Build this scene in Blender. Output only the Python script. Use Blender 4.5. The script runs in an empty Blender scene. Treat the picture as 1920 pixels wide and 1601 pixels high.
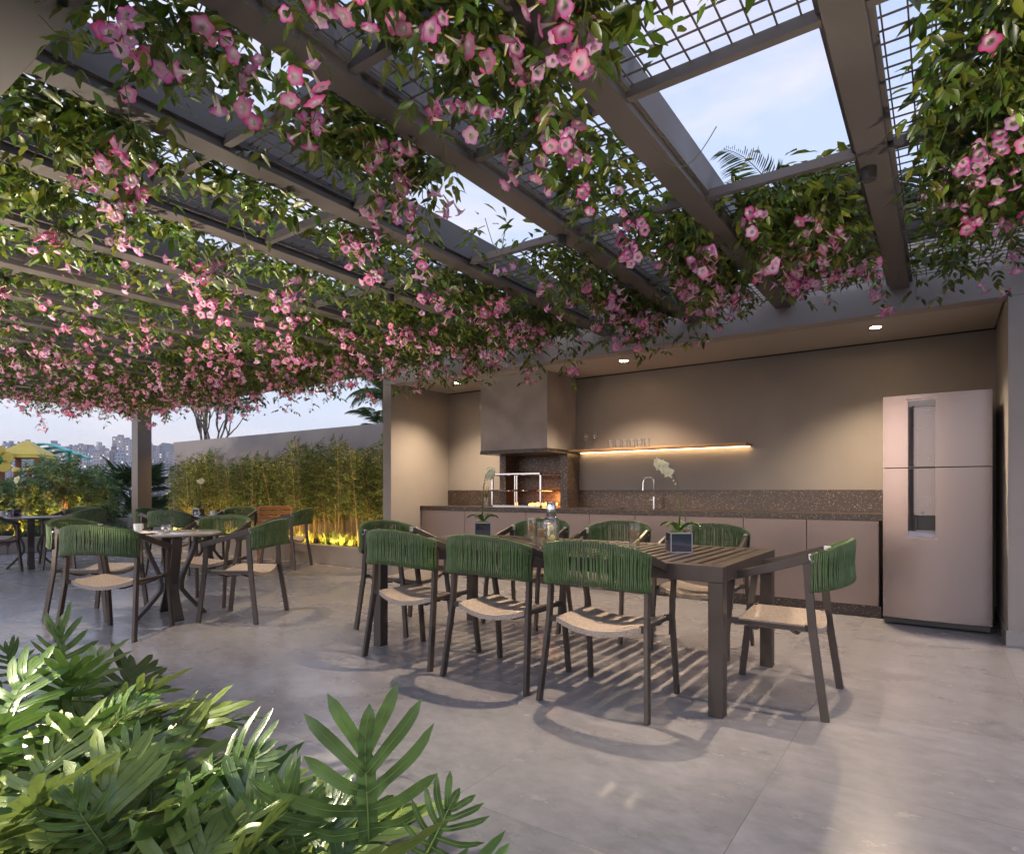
import bpy, math, random
import numpy as np
from mathutils import Vector, Matrix

random.seed(7)
rng = np.random.default_rng(11)
S = bpy.context.scene
C = S.collection
PI = math.pi
R = math.radians

# ------------------------------------------------------------------ camera
cd = bpy.data.cameras.new('camera')
cam = bpy.data.objects.new('camera', cd)
C.objects.link(cam)
cam.location = (0, 0, 1.1)
cam.rotation_euler = (R(90), 0, R(35.15))
cd.sensor_width = 36
cd.lens = 1143 / 1920 * 36
cd.shift_y = 120.5 / 1920
cd.clip_start = 0.05
cd.clip_end = 12000
S.camera = cam

# ------------------------------------------------------------------ world, sun, exposure
SUN_EL, SUN_ROT = R(8), R(192)
W = bpy.data.worlds.new('World')
S.world = W
W.use_nodes = True
nt = W.node_tree
nt.nodes.clear()
def wn(t, **k):
    n = nt.nodes.new(t)
    for a, b in k.items():
        setattr(n, a, b)
    return n
out = wn('ShaderNodeOutputWorld')
bg = wn('ShaderNodeBackground')
sky = wn('ShaderNodeTexSky', sky_type='NISHITA', sun_disc=False, sun_elevation=SUN_EL, sun_rotation=SUN_ROT,
         altitude=600, air_density=1.0, dust_density=1.0, ozone_density=4.0)
bg2 = wn('ShaderNodeBackground')
tc = wn('ShaderNodeTexCoord')
sep = wn('ShaderNodeSeparateXYZ')
ramp = wn('ShaderNodeValToRGB')
els = ramp.color_ramp.elements
els[0].position = 0.0; els[0].color = (0.66, 0.555, 0.575, 1)
els[1].position = 1.0; els[1].color = (0.26, 0.33, 0.55, 1)
for p, c in ((0.05, (0.66, 0.61, 0.655, 1)), (0.16, (0.63, 0.645, 0.75, 1)), (0.5, (0.53, 0.60, 0.80, 1))):
    e = els.new(p); e.color = c
dot = wn('ShaderNodeVectorMath', operation='DOT_PRODUCT')
dot.inputs[1].default_value = (math.sin(SUN_ROT) * .94, math.cos(SUN_ROT) * .94, .34)
mr = wn('ShaderNodeMapRange')
mr.inputs[1].default_value = -0.2; mr.inputs[2].default_value = 1.0
mr.inputs[3].default_value = 0.95; mr.inputs[4].default_value = 1.55
noise = wn('ShaderNodeTexNoise')
noise.inputs['Scale'].default_value = 3.2; noise.inputs['Detail'].default_value = 5
noise.inputs['Roughness'].default_value = .55
mapn = wn('ShaderNodeMapping'); mapn.inputs['Scale'].default_value = (1, 1, 3.5)
cr = wn('ShaderNodeMapRange')
cr.inputs[1].default_value = .47; cr.inputs[2].default_value = .70
cr.inputs[3].default_value = 0; cr.inputs[4].default_value = .55
mix = wn('ShaderNodeMixRGB'); mix.inputs[2].default_value = (0.98, 0.82, 0.80, 1)
mul = wn('ShaderNodeVectorMath', operation='SCALE')
add = wn('ShaderNodeAddShader')
L = nt.links.new
L(tc.outputs['Generated'], sep.inputs[0]); L(sep.outputs['Z'], ramp.inputs[0])
L(tc.outputs['Generated'], dot.inputs[0]); L(dot.outputs['Value'], mr.inputs[0])
L(tc.outputs['Generated'], mapn.inputs[0]); L(mapn.outputs[0], noise.inputs[0]); L(noise.outputs[0], cr.inputs[0])
L(cr.outputs[0], mix.inputs[0]); L(ramp.outputs[0], mix.inputs[1])
L(mix.outputs[0], mul.inputs[0]); L(mr.outputs[0], mul.inputs['Scale'])
L(mul.outputs[0], bg2.inputs[0]); bg2.inputs[1].default_value = 0.80
L(sky.outputs[0], bg.inputs[0]); bg.inputs[1].default_value = 0.05
L(bg.outputs[0], add.inputs[0]); L(bg2.outputs[0], add.inputs[1]); L(add.outputs[0], out.inputs[0])

sl = bpy.data.lights.new('sun', 'SUN'); sl.energy = 0.25; sl.angle = R(14); sl.color = (1, .74, .62)
sun = bpy.data.objects.new('sun', sl); C.objects.link(sun)
_sd = Vector((math.sin(SUN_ROT) * math.cos(SUN_EL), math.cos(SUN_ROT) * math.cos(SUN_EL), math.sin(SUN_EL)))
sun.rotation_euler = (-_sd).to_track_quat('-Z', 'Y').to_euler()
S.view_settings.view_transform = 'Standard'
S.view_settings.look = 'None'
S.view_settings.exposure = 0.64
S.view_settings.gamma = 1
S.cycles.max_bounces = 8
S.cycles.transparent_max_bounces = 8
S.cycles.sample_clamp_indirect = 4
S.cycles.caustics_reflective = False
S.cycles.caustics_refractive = False
S.cycles.use_denoising = True

# ------------------------------------------------------------------ helpers
class MB:
    def __init__(s):
        s.V = []; s.F = []; s.M = []
    def add(s, V, F, mi=0):
        o = len(s.V)
        s.V.extend([tuple(v) for v in V])
        s.F.extend([tuple(i + o for i in f) for f in F]); s.M.extend([mi] * len(F))
        return s
    def box(s, x0, x1, y0, y1, z0, z1, mi=0):
        V = [(x, y, z) for x in (x0, x1) for y in (y0, y1) for z in (z0, z1)]
        F = [(0, 1, 3, 2), (4, 6, 7, 5), (0, 4, 5, 1), (2, 3, 7, 6), (0, 2, 6, 4), (1, 5, 7, 3)]
        return s.add(V, F, mi)
    def obox(s, c, size, M3, mi=0):
        hx, hy, hz = (q / 2 for q in size)
        c = Vector(c)
        V = [c + M3 @ Vector((x, y, z)) for x in (-hx, hx) for y in (-hy, hy) for z in (-hz, hz)]
        F = [(0, 1, 3, 2), (4, 6, 7, 5), (0, 4, 5, 1), (2, 3, 7, 6), (0, 2, 6, 4), (1, 5, 7, 3)]
        return s.add(V, F, mi)
    def sweep(s, pts, prof, side, mi=0, cap=True):
        """profile of (a,b) pairs swept along pts; a goes along `side`, b along tangent x side"""
        pts = [Vector(p) for p in pts]; V = []
        for i, p in enumerate(pts):
            t = (pts[min(i + 1, len(pts) - 1)] - pts[max(i - 1, 0)]).normalized()
            sd = Vector(side(i) if callable(side) else side)
            sd = (sd - t * sd.dot(t)).normalized(); up = sd.cross(t)
            k = prof(i) if callable(prof) else prof
            n = len(k)
            V += [p + sd * a + up * b for a, b in k]
        F = [(i * n + j, i * n + (j + 1) % n, (i + 1) * n + (j + 1) % n, (i + 1) * n + j)
             for i in range(len(pts) - 1) for j in range(n)]
        if cap:
            F += [tuple(range(n - 1, -1, -1)), tuple((len(pts) - 1) * n + j for j in range(n))]
        return s.add(V, F, mi)
    def bar(s, pts, w, h, side, mi=0):
        return s.sweep(pts, [(-w / 2, -h / 2), (w / 2, -h / 2), (w / 2, h / 2), (-w / 2, h / 2)], side, mi)
    def tube(s, pts, r, n=8, mi=0):
        rr = (lambda i: r[i]) if hasattr(r, '__len__') else (lambda i: r)
        a = Vector(pts[-1]) - Vector(pts[0])
        sd = (0, 0, 1) if abs(a.normalized().z) < .8 else (1, 0, 0)
        return s.sweep(pts, lambda i: [(rr(i) * math.cos(2 * PI * j / n), rr(i) * math.sin(2 * PI * j / n)) for j in range(n)], sd, mi)
    def lathe(s, prof, n=24, c=(0, 0, 0), mi=0):
        V = []; F = []
        for r, z in prof:
            V += [(c[0] + r * math.cos(2 * PI * j / n), c[1] + r * math.sin(2 * PI * j / n), c[2] + z) for j in range(n)]
        for i in range(len(prof) - 1):
            F += [(i * n + j, i * n + (j + 1) % n, (i + 1) * n + (j + 1) % n, (i + 1) * n + j) for j in range(n)]
        if prof[0][0] > 1e-4: F.append(tuple(range(n - 1, -1, -1)))
        if prof[-1][0] > 1e-4: F.append(tuple((len(prof) - 1) * n + j for j in range(n)))
        return s.add(V, F, mi)
    def ball(s, c, r, n=10, sz=1, mi=0):
        m = max(4, n // 2)
        return s.lathe([(max(r * math.sin(PI * i / m), 1e-5), -sz * r * math.cos(PI * i / m)) for i in range(m + 1)], n, c, mi)
    def build(s, name, mats, parent=None, smooth=False, bevel=0, seg=2, loc=None):
        me = bpy.data.meshes.new(name)
        me.from_pydata(s.V, [], s.F)
        if not isinstance(mats, (list, tuple)): mats = [mats]
        for m in mats: me.materials.append(m)
        if len(mats) > 1: me.polygons.foreach_set('material_index', s.M)
        if smooth:
            me.polygons.foreach_set('use_smooth', [True] * len(me.polygons))
            if smooth != 'all': me.set_sharp_from_angle(angle=R(40))
        me.update()
        o = bpy.data.objects.new(name, me); C.objects.link(o)
        if parent: o.parent = parent
        if loc: o.location = loc
        if bevel:
            b = o.modifiers.new('bevel', 'BEVEL'); b.width = bevel; b.segments = seg; b.limit_method = 'ANGLE'; b.angle_limit = R(50)
        return o

def np_mesh(name, V, T, mats, parent=None, col=None, mi=None, smooth=True):
    """V (N,3); T list of index tuples arrays (k,3) or (k,4)"""
    me = bpy.data.meshes.new(name)
    loops = np.concatenate([t.ravel() for t in T]).astype(np.int32)
    tot = np.concatenate([np.full(len(t), t.shape[1]) for t in T]).astype(np.int32)
    start = np.concatenate([[0], np.cumsum(tot)[:-1]]).astype(np.int32)
    me.vertices.add(len(V)); me.vertices.foreach_set('co', np.ascontiguousarray(V, dtype=np.float32).ravel())
    me.loops.add(len(loops)); me.loops.foreach_set('vertex_index', loops)
    me.polygons.add(len(tot)); me.polygons.foreach_set('loop_start', start); me.polygons.foreach_set('loop_total', tot)
    if not isinstance(mats, (list, tuple)): mats = [mats]
    for m in mats: me.materials.append(m)
    if mi is not None: me.polygons.foreach_set('material_index', mi.astype(np.int32))
    me.polygons.foreach_set('use_smooth', np.full(len(tot), bool(smooth)))
    if col is not None:
        a = me.color_attributes.new('tint', 'FLOAT_COLOR', 'POINT')
        c4 = np.ones((len(V), 4), np.float32); c4[:, :3] = col
        a.data.foreach_set('color', c4.ravel())
    me.update(calc_edges=True); me.validate()
    o = bpy.data.objects.new(name, me); C.objects.link(o)
    if parent: o.parent = parent
    return o

def tag(o, label, cat, group=None):
    o['label'] = label; o['category'] = cat
    if group: o['group'] = group
    return o
def thing(name, label, cat, loc=(0, 0, 0), rotz=0, group=None):
    o = bpy.data.objects.new(name, None); C.objects.link(o)
    o.location = loc; o.rotation_euler = (0, 0, rotz); o.empty_display_size = .1
    return tag(o, label, cat, group)
def struct(o, kind='structure'):
    o['kind'] = kind
    return o
def dup(root, loc, rotz, label=None, scale=None):
    r = root.copy(); C.objects.link(r); r.location = loc; r.rotation_euler = (0, 0, rotz)
    if label: r['label'] = label
    if scale: r.scale = (scale,) * 3 if not hasattr(scale, '__len__') else scale
    for ch in list(root.children):
        c = ch.copy(); C.objects.link(c); c.parent = r
        for g in ch.children:
            d = g.copy(); C.objects.link(d); d.parent = c
    return r
def lamp(name, kind, loc, energy, color, radius=.03, aim=None, cone=100, blend=.5, parent=None):
    l = bpy.data.lights.new(name, kind); l.energy = energy; l.color = color; l.shadow_soft_size = radius
    if kind == 'SPOT': l.spot_size = R(cone); l.spot_blend = blend
    o = bpy.data.objects.new(name, l); C.objects.link(o); o.location = loc
    if aim is not None: o.rotation_euler = Vector(aim).to_track_quat('-Z', 'Y').to_euler()
    if parent: o.parent = parent
    return o

# ------------------------------------------------------------------ materials
def mat(name, col, rough=.5, metal=0, var=0, vscale=8, bump=0, bscale=60, tint=False, transl=0, coat=0, spec=.5,
        emit=None, estr=0, vcol=None, stretch=None, rvar=0):
    m = bpy.data.materials.new(name); m.use_nodes = True
    t = m.node_tree; p = t.nodes['Principled BSDF']
    p.inputs['Base Color'].default_value = (*col, 1); p.inputs['Roughness'].default_value = rough
    p.inputs['Metallic'].default_value = metal; p.inputs['Specular IOR Level'].default_value = spec
    if coat: p.inputs['Coat Weight'].default_value = coat; p.inputs['Coat Roughness'].default_value = .15
    if emit: p.inputs['Emission Color'].default_value = (*emit, 1); p.inputs['Emission Strength'].default_value = estr
    src = None
    co = t.nodes.new('ShaderNodeTexCoord').outputs['Object']
    if stretch:
        mp = t.nodes.new('ShaderNodeMapping'); mp.inputs['Scale'].default_value = stretch
        t.links.new(co, mp.inputs[0]); co = mp.outputs[0]
    if var or rvar:
        n = t.nodes.new('ShaderNodeTexNoise'); n.inputs['Scale'].default_value = vscale; n.inputs['Detail'].default_value = 6
        t.links.new(co, n.inputs[0])
    if var:
        r = t.nodes.new('ShaderNodeValToRGB')
        lo = vcol or tuple(c * (1 - var) for c in col)
        r.color_ramp.elements[0].position = .32; r.color_ramp.elements[0].color = (*lo, 1)
        r.color_ramp.elements[1].position = .68; r.color_ramp.elements[1].color = (*[min(1, c * (1 + var)) for c in col], 1)
        t.links.new(n.outputs[0], r.inputs[0]); src = r.outputs[0]
    if rvar:
        q = t.nodes.new('ShaderNodeMapRange'); q.inputs[1].default_value = .3; q.inputs[2].default_value = .7
        q.inputs[3].default_value = rough - rvar; q.inputs[4].default_value = rough + rvar
        t.links.new(n.outputs[0], q.inputs[0]); t.links.new(q.outputs[0], p.inputs['Roughness'])
    if tint:
        a = t.nodes.new('ShaderNodeAttribute'); a.attribute_name = 'tint'
        if src:
            mx = t.nodes.new('ShaderNodeMixRGB'); mx.blend_type = 'MULTIPLY'; mx.inputs[0].default_value = 1
            t.links.new(src, mx.inputs[1]); t.links.new(a.outputs[0], mx.inputs[2]); src = mx.outputs[0]
        else: src = a.outputs[0]
    if src: t.links.new(src, p.inputs['Base Color'])
    if bump:
        n2 = t.nodes.new('ShaderNodeTexNoise'); n2.inputs['Scale'].default_value = bscale; n2.inputs['Detail'].default_value = 4
        b = t.nodes.new('ShaderNodeBump'); b.inputs['Strength'].default_value = bump; b.inputs['Distance'].default_value = .004
        t.links.new(co, n2.inputs[0]); t.links.new(n2.outputs[0], b.inputs['Height']); t.links.new(b.outputs[0], p.inputs['Normal'])
    if transl:
        tr = t.nodes.new('ShaderNodeBsdfTranslucent'); mxs = t.nodes.new('ShaderNodeMixShader'); mxs.inputs[0].default_value = transl
        tr.inputs[0].default_value = (*col, 1)
        if src: t.links.new(src, tr.inputs[0])
        o = t.nodes['Material Output']
        t.links.new(p.outputs[0], mxs.inputs[1]); t.links.new(tr.outputs[0], mxs.inputs[2]); t.links.new(mxs.outputs[0], o.inputs[0])
    return m
def glass(name, col=(1, 1, 1), rough=0.0, ior=1.45):
    m = mat(name, col, rough); p = m.node_tree.nodes['Principled BSDF']
    p.inputs['Transmission Weight'].default_value = 1; p.inputs['IOR'].default_value = ior
    return m
def thin_glass(name, col=(1, 1, 1), refl=.10, body=None, bmix=0):
    m = bpy.data.materials.new(name); m.use_nodes = True; t = m.node_tree; N = t.nodes.new; K = t.links.new
    t.nodes.remove(t.nodes['Principled BSDF']); o = t.nodes['Material Output']
    tr = N('ShaderNodeBsdfTransparent'); tr.inputs[0].default_value = (*col, 1); gl = N('ShaderNodeBsdfGlossy'); gl.inputs['Roughness'].default_value = .03
    lw = N('ShaderNodeLayerWeight'); lw.inputs[0].default_value = .35
    mr_ = N('ShaderNodeMapRange'); mr_.inputs[3].default_value = refl * .5; mr_.inputs[4].default_value = min(1, refl * 6); K(lw.outputs['Facing'], mr_.inputs[0])
    mx = N('ShaderNodeMixShader'); K(mr_.outputs[0], mx.inputs[0]); K(tr.outputs[0], mx.inputs[1]); K(gl.outputs[0], mx.inputs[2]); last = mx
    if body:
        df = N('ShaderNodeBsdfDiffuse'); df.inputs[0].default_value = (*body, 1); t2 = N('ShaderNodeBsdfTranslucent'); t2.inputs[0].default_value = (*body, 1)
        a = N('ShaderNodeMixShader'); K(df.outputs[0], a.inputs[1]); K(t2.outputs[0], a.inputs[2])
        b = N('ShaderNodeMixShader'); b.inputs[0].default_value = bmix; K(mx.outputs[0], b.inputs[1]); K(a.outputs[0], b.inputs[2]); last = b
    K(last.outputs[0], o.inputs[0]); return m
def speckle(name, base, fleck, scale=160, rough=.25, thr=.74):
    m = mat(name, base, rough); t = m.node_tree; p = t.nodes['Principled BSDF']
    co = t.nodes.new('ShaderNodeTexCoord').outputs['Object']
    v = t.nodes.new('ShaderNodeTexVoronoi'); v.inputs['Scale'].default_value = scale
    w = t.nodes.new('ShaderNodeSeparateColor')
    r = t.nodes.new('ShaderNodeValToRGB'); e = r.color_ramp.elements; r.color_ramp.interpolation = 'CONSTANT'
    e[0].color = (*[c * .6 for c in base], 1); e[1].position = .3; e[1].color = (*base, 1)
    for pos, k in ((.55, 1.5), (thr, None), (.9, 2.2)):
        x = e.new(pos); x.color = (*fleck, 1) if k is None else (*[c * k for c in base], 1)
    t.links.new(co, v.inputs[0]); t.links.new(v.outputs['Color'], w.inputs[0]); t.links.new(w.outputs[0], r.inputs[0])
    t.links.new(r.outputs[0], p.inputs['Base Color'])
    return m

M = {}
M['plaster'] = mat('plaster', (.30, .268, .246), .85, var=.06, vscale=2.2, bump=.10, bscale=90)
M['ceiling'] = mat('ceiling_paint', (.40, .35, .30), .8, bump=.05)
M['dark'] = mat('dark_gap', (.02, .017, .015), .9)
M['bronze'] = mat('bronze_paint', (.066, .051, .043), .42, .25, var=.12, vscale=5, rvar=.06)
M['bronze_beam'] = mat('bronze_beam_paint', (.092, .079, .076), .5, .15, var=.14, vscale=3.5, rvar=.08, bump=.05, bscale=30)
M['wire'] = mat('wire', (.09, .07, .06), .5, .5)
M['granite'] = speckle('brown_granite', (.040, .026, .020), (.42, .32, .24), 190, .34, .86)
M['door'] = mat('cabinet_laminate', (.33, .245, .205), .38, .15, var=.05, vscale=2)
M['steel'] = mat('brushed_steel', (.23, .190, .182), .25, .88, var=.02, vscale=3, stretch=(1.5, 1, 60), rvar=.012)
M['steel_lt'] = mat('satin_steel', (.72, .68, .68), .4, .5)
M['chrome'] = mat('chrome', (.75, .75, .77), .12, 1)
M['blackp'] = mat('black_plastic', (.03, .028, .028), .45)
M['panelgrey'] = mat('dispenser_panel', (.30, .255, .25), .22, .35)
M['white_line'] = mat('white_print', (.75, .7, .68), .5)
M['wood'] = mat('shelf_wood', (.36, .20, .10), .45, var=.3, vscale=6, stretch=(1, 8, 8))
M['chairwood'] = mat('chair_wood', (.38, .17, .07), .5, var=.35, vscale=7, stretch=(2, 12, 12))
M['rope'] = mat('green_rope', (.074, .128, .036), .38, var=.28, vscale=30, bump=.25, bscale=400, spec=.6)
M['cord'] = speckle('beige_cord', (.30, .235, .19), (.52, .44, .37), 620, .8, .66)
M['white_cer'] = mat('white_ceramic', (.78, .76, .74), .25)
M['glass'] = thin_glass('clear_glass')
M['drink'] = thin_glass('lemon_water', (.98, .97, .90), .03, (.88, .87, .74), .20)
M['tea'] = thin_glass('tea', (.80, .55, .30), .02, (.50, .28, .12), .30)
M['lemon'] = mat('lemon_slice', (.80, .74, .30), .4, transl=.3, var=.12, vscale=90)
M['ice'] = mat('ice', (.85, .87, .88), .15, transl=.4)
M['mirror'] = mat('smoked_mirror', (.16, .16, .20), .06, .9)
M['pot_edge'] = mat('pot_edge', (.55, .55, .62), .2, .6)
M['soil'] = mat('soil', (.035, .025, .018), .95, var=.4, vscale=40, bump=.8, bscale=50)
M['moss'] = mat('moss', (.10, .12, .03), .9, var=.5, vscale=80, bump=.6)
M['stem'] = mat('vine_stem', (.10, .13, .035), .6, var=.2)
M['bark'] = mat('bark', (.17, .14, .12), .85, var=.3, vscale=14, bump=.6, bscale=60)
M['leaf'] = mat('vine_leaf', (.06, .12, .03), .34, tint=True, transl=.28, spec=.55)
M['petal'] = mat('petal', (.8, .2, .4), .5, tint=True, transl=.42, spec=.3)
M['orchid'] = mat('orchid_petal', (.90, .88, .66), .5, transl=.4, var=.06)
M['orchid_leaf'] = mat('orchid_leaf', (.07, .14, .03), .35, transl=.15, var=.2)
M['lens'] = mat('lamp_lens', (1, .9, .75), .5, emit=(1, .80, .52), estr=60)
M['led'] = mat('led_strip', (1, .85, .6), .5, emit=(1, .66, .30), estr=14)
M['ember'] = mat('embers', (.3, .08, .02), .8, emit=(1, .32, .06), estr=5.5, var=.3)
M['kerb'] = mat('planter_plaster', (.31, .27, .24), .8, var=.1, vscale=3, bump=.08)

def floor_mat():
    m = bpy.data.materials.new('porcelain_floor'); m.use_nodes = True
    t = m.node_tree; p = t.nodes['Principled BSDF']; N = t.nodes.new; K = t.links.new
    co = N('ShaderNodeTexCoord').outputs['Object']
    sp = N('ShaderNodeSeparateXYZ'); K(co, sp.inputs[0])
    def line(o, off, per, w):
        a = N('ShaderNodeMath'); a.operation = 'SUBTRACT'; K(o, a.inputs[0]); a.inputs[1].default_value = off
        b = N('ShaderNodeMath'); b.operation = 'PINGPONG'; K(a.outputs[0], b.inputs[0]); b.inputs[1].default_value = per / 2
        c = N('ShaderNodeMath'); c.operation = 'LESS_THAN'; K(b.outputs[0], c.inputs[0]); c.inputs[1].default_value = w
        d = N('ShaderNodeMath'); d.operation = 'FLOOR'
        e = N('ShaderNodeMath'); e.operation = 'DIVIDE'; K(a.outputs[0], e.inputs[0]); e.inputs[1].default_value = per; K(e.outputs[0], d.inputs[0])
        return c.outputs[0], d.outputs[0]
    lx, ix = line(sp.outputs[0], -.540, .895, .0013); ly, iy = line(sp.outputs[1], 1.68, .895, .0013)
    mx = N('ShaderNodeMath'); mx.operation = 'MAXIMUM'; K(lx, mx.inputs[0]); K(ly, mx.inputs[1])
    cb = N('ShaderNodeCombineXYZ'); K(ix, cb.inputs[0]); K(iy, cb.inputs[1])
    wh = N('ShaderNodeTexWhiteNoise'); K(cb.outputs[0], wh.inputs[0])
    # each tile shifts its own veining
    sc = N('ShaderNodeVectorMath'); sc.operation = 'SCALE'; K(wh.outputs['Color'], sc.inputs[0]); sc.inputs['Scale'].default_value = 7
    ad = N('ShaderNodeVectorMath'); K(co, ad.inputs[0]); K(sc.outputs[0], ad.inputs[1])
    mp = N('ShaderNodeMapping'); mp.inputs['Scale'].default_value = (1.0, 1.45, 1); K(ad.outputs[0], mp.inputs[0])
    n1 = N('ShaderNodeTexNoise'); n1.inputs['Scale'].default_value = 1.6; n1.inputs['Detail'].default_value = 9; n1.inputs['Roughness'].default_value = .62
    K(mp.outputs[0], n1.inputs[0])
    n2 = N('ShaderNodeTexNoise'); n2.inputs['Scale'].default_value = 11; n2.inputs['Detail'].default_value = 8; n2.inputs['Roughness'].default_value = .7
    K(mp.outputs[0], n2.inputs[0])
    mm = N('ShaderNodeMixRGB'); mm.inputs[0].default_value = .45; K(n1.outputs[0], mm.inputs[1]); K(n2.outputs[0], mm.inputs[2])
    r = N('ShaderNodeValToRGB'); e = r.color_ramp.elements
    e[0].position = .34; e[0].color = (.180, .172, .183, 1); e[1].position = .70; e[1].color = (.37, .355, .368, 1)
    x = e.new(.5); x.color = (.268, .256, .268, 1)
    K(mm.outputs[0], r.inputs[0])
    jn = N('ShaderNodeMixRGB'); K(mx.outputs[0], jn.inputs[0]); K(r.outputs[0], jn.inputs[1]); jn.inputs[2].default_value = (.15, .14, .14, 1)
    K(jn.outputs[0], p.inputs['Base Color'])
    q = N('ShaderNodeMapRange'); q.inputs[1].default_value = .3; q.inputs[2].default_value = .7; q.inputs[3].default_value = .33; q.inputs[4].default_value = .17
    K(n1.outputs[0], q.inputs[0]); K(q.outputs[0], p.inputs['Roughness'])
    b = N('ShaderNodeBump'); b.inputs['Strength'].default_value = .08; b.inputs['Distance'].default_value = .003
    K(n2.outputs[0], b.inputs['Height']); K(b.outputs[0], p.inputs['Normal'])
    p.inputs['Specular IOR Level'].default_value = .5
    return m
M['floor'] = floor_mat()

# ------------------------------------------------------------------ ground and floor
struct(MB().box(-13.4, 6, -8, 8.2, -.3, 0).build('terrace_floor', M['floor']))
M['lawn'] = mat('lawn', (.05, .075, .025), .95, var=.4, vscale=6, bump=.6)
struct(MB().box(-60, 40, -30, 60, -.5, -.012).build('garden_ground', M['lawn']))
M['cityground'] = mat('city_ground', (.10, .11, .10), .95, var=.4, vscale=.02)
struct(MB().box(-6000, 3000, -3000, 6000, -61, -60).build('city_ground', M['cityground']))

# ------------------------------------------------------------------ kitchen pavilion
XL, XR, YF, YB = -5.856, .389, 5.58, 6.72
kp = thing('kitchen_pavilion', 'taupe plastered outdoor kitchen niche with a deep fascia, behind the long table', 'building', (-2.7, 6.1, 0))
def kpart(mb, name, m, **k):
    o = mb.build(name, m, **k); o.location = (2.7, -6.1, 0); o.parent = kp
    return o
kpart(MB().box(XL - .15, XR + 2.6, YB, YB + .18, 0, 2.99), 'back_wall', M['plaster'])
kpart(MB().box(XL - .15, XL, YF + .001, YB, 0, 2.489).box(XL - .15, XL, YF + .161, YB, 2.489, 2.62), 'side_wall', M['plaster'], bevel=.003)
kpart(MB().box(XR, XR + 2.6, YF + .001, YB, 0, 2.489).box(XR, XR + .15, YF + .161, YB, 2.489, 2.62), 'side_wall', M['plaster'], bevel=.003)
kpart(MB().box(XL - .15, XR + 2.6, YF, YF + .16, 2.49, 3.0), 'fascia', M['plaster'], bevel=.003)
kpart(MB().box(XL + .012, XR - .012, YF + .16, YB - .02, 2.51, 2.56), 'ceiling', M['ceiling'])
kpart(MB().box(XL - .15, XR + 2.6, YF + .16, YB, 2.62, 2.985), 'roof_slab', M['plaster'])
kpart(MB().box(XL, XR, YB - .02, YB, 2.50, 2.62).box(XL, XR, YF + .16, YF + .161, 2.51, 2.62), 'shadow_gap', M['dark'])
kpart(MB().box(XR - .012, XR - .0, YF + .0, YB, 0, .11).box(XR - .012, XR + 2.6, YF - .012, YF, 0, .11), 'skirting', mat('skirting_tile', (.27, .255, .25), .4), bevel=.002)

# counter ---------------------------------------------------------
kc = thing('kitchen_counter', 'long base cabinet run with brown granite worktop, under the shelf', 'counter', (-3.15, 6.4, 0))
def cpart(mb, name, m, **k):
    o = mb.build(name, m, **k); o.location = (3.15, -6.4, 0); o.parent = kc
    return o
cpart(MB().box(XL + .002, -.46, 6.16, YB - .002, .1, .845), 'carcass', M['dark'])
xs = [-5.94 + .085, -5.08, -4.119, -3.255, -2.70, -2.144, -1.574, -1.012, -.44]
for a, b in zip(xs[:-1], xs[1:]):
    cpart(MB().box(a + .003, b - .003, 6.14, 6.16, .105, .842), 'cabinet_door', M['door'], bevel=.0015)
cpart(MB().box(-.46, -.44, 6.1605, YB - .004, .105, .842), 'end_panel', M['door'])
cpart(MB().box(XL + .002, -.425, 6.165, 6.6, 0, .1), 'plinth', M['granite'])
wt = cpart(MB().box(XL + .002, -.412, 6.12, 6.28, .845, .90).box(XL + .002, -3.05, 6.28, YB - .002, .845, .90).box(-2.35, -.412, 6.28, YB - .002, .845, .90)
           .box(-3.05, -2.35, 6.6, YB - .002, .845, .90), 'worktop', M['granite'])
cpart(MB().box(-3.05, -2.35, 6.28, 6.6, .68, .70).box(-3.06, -3.05, 6.28, 6.6, .68, .89).box(-2.35, -2.34, 6.28, 6.6, .68, .89), 'sink_basin', M['chrome'])
cpart(MB().box(XL + .002, -4.72, YB - .022, YB - .001, .90, 1.115).box(-3.70, -.445, YB - .022, YB - .001, .90, 1.115), 'backsplash', M['granite'], bevel=.001)
fa = thing('faucet', 'slim chrome gooseneck tap standing on the granite worktop', 'tap', (-2.64, 6.52, .90))
fm = MB(); fm.tube([(0, 0, 0), (0, 0, .14)], .018, 16); fm.tube([(0, 0, .14), (0, 0, .30)] + [(-.055 + .055 * math.cos(a), -.02 * (1 - math.cos(a)), .30 + .055 * math.sin(a)) for a in np.linspace(.2, PI, 9)] + [(-.112, -.04, .25), (-.114, -.042, .21)], .0095, 12)
fm.build('spout', M['chrome'], fa, smooth=True)
MB().tube([(-.016, 0, .10), (-.06, 0, .10)], .008, 10).build('lever', M['chrome'], fa, smooth=True)

# barbecue --------------------------------------------------------
bb = thing('barbecue', 'built-in barbecue with plastered chimney hood and speckled granite fire back', 'barbecue', (-4.2, 6.4, 0))
def bpart(mb, name, m, **k):
    o = mb.build(name, m, **k); o.location = (4.2, -6.4, 0); o.parent = bb
    return o
M['hood'] = mat('hood_plaster', (.36, .315, .285), .8, var=.13, vscale=3.5, bump=.12, bscale=70)
bpart(MB().box(-4.734, -3.749, 6.036, YB - .001, 1.605, 2.51), 'hood', M['hood'], bevel=.003)
bpart(MB().box(-4.738, -3.745, 6.032, YB - .002, 1.56, 1.605), 'hood_edge', M['granite'], bevel=.002)
bpart(MB().box(-4.72, -3.70, YB - .05, YB - .002, .90, 1.56).box(-4.72, -4.62, 6.42, YB - .05, .90, 1.56).box(-3.80, -3.70, 6.42, YB - .05, .90, 1.56), 'fire_back', M['granite'], bevel=.002)
em = MB()
for i in range(46):
    a, b = random.uniform(-.20, .20), random.uniform(-.07, .07)
    em.ball((-4.10 + a, 6.52 + b, .925 + random.uniform(0, .02)), random.uniform(.012, .025), 6, .8)
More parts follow.
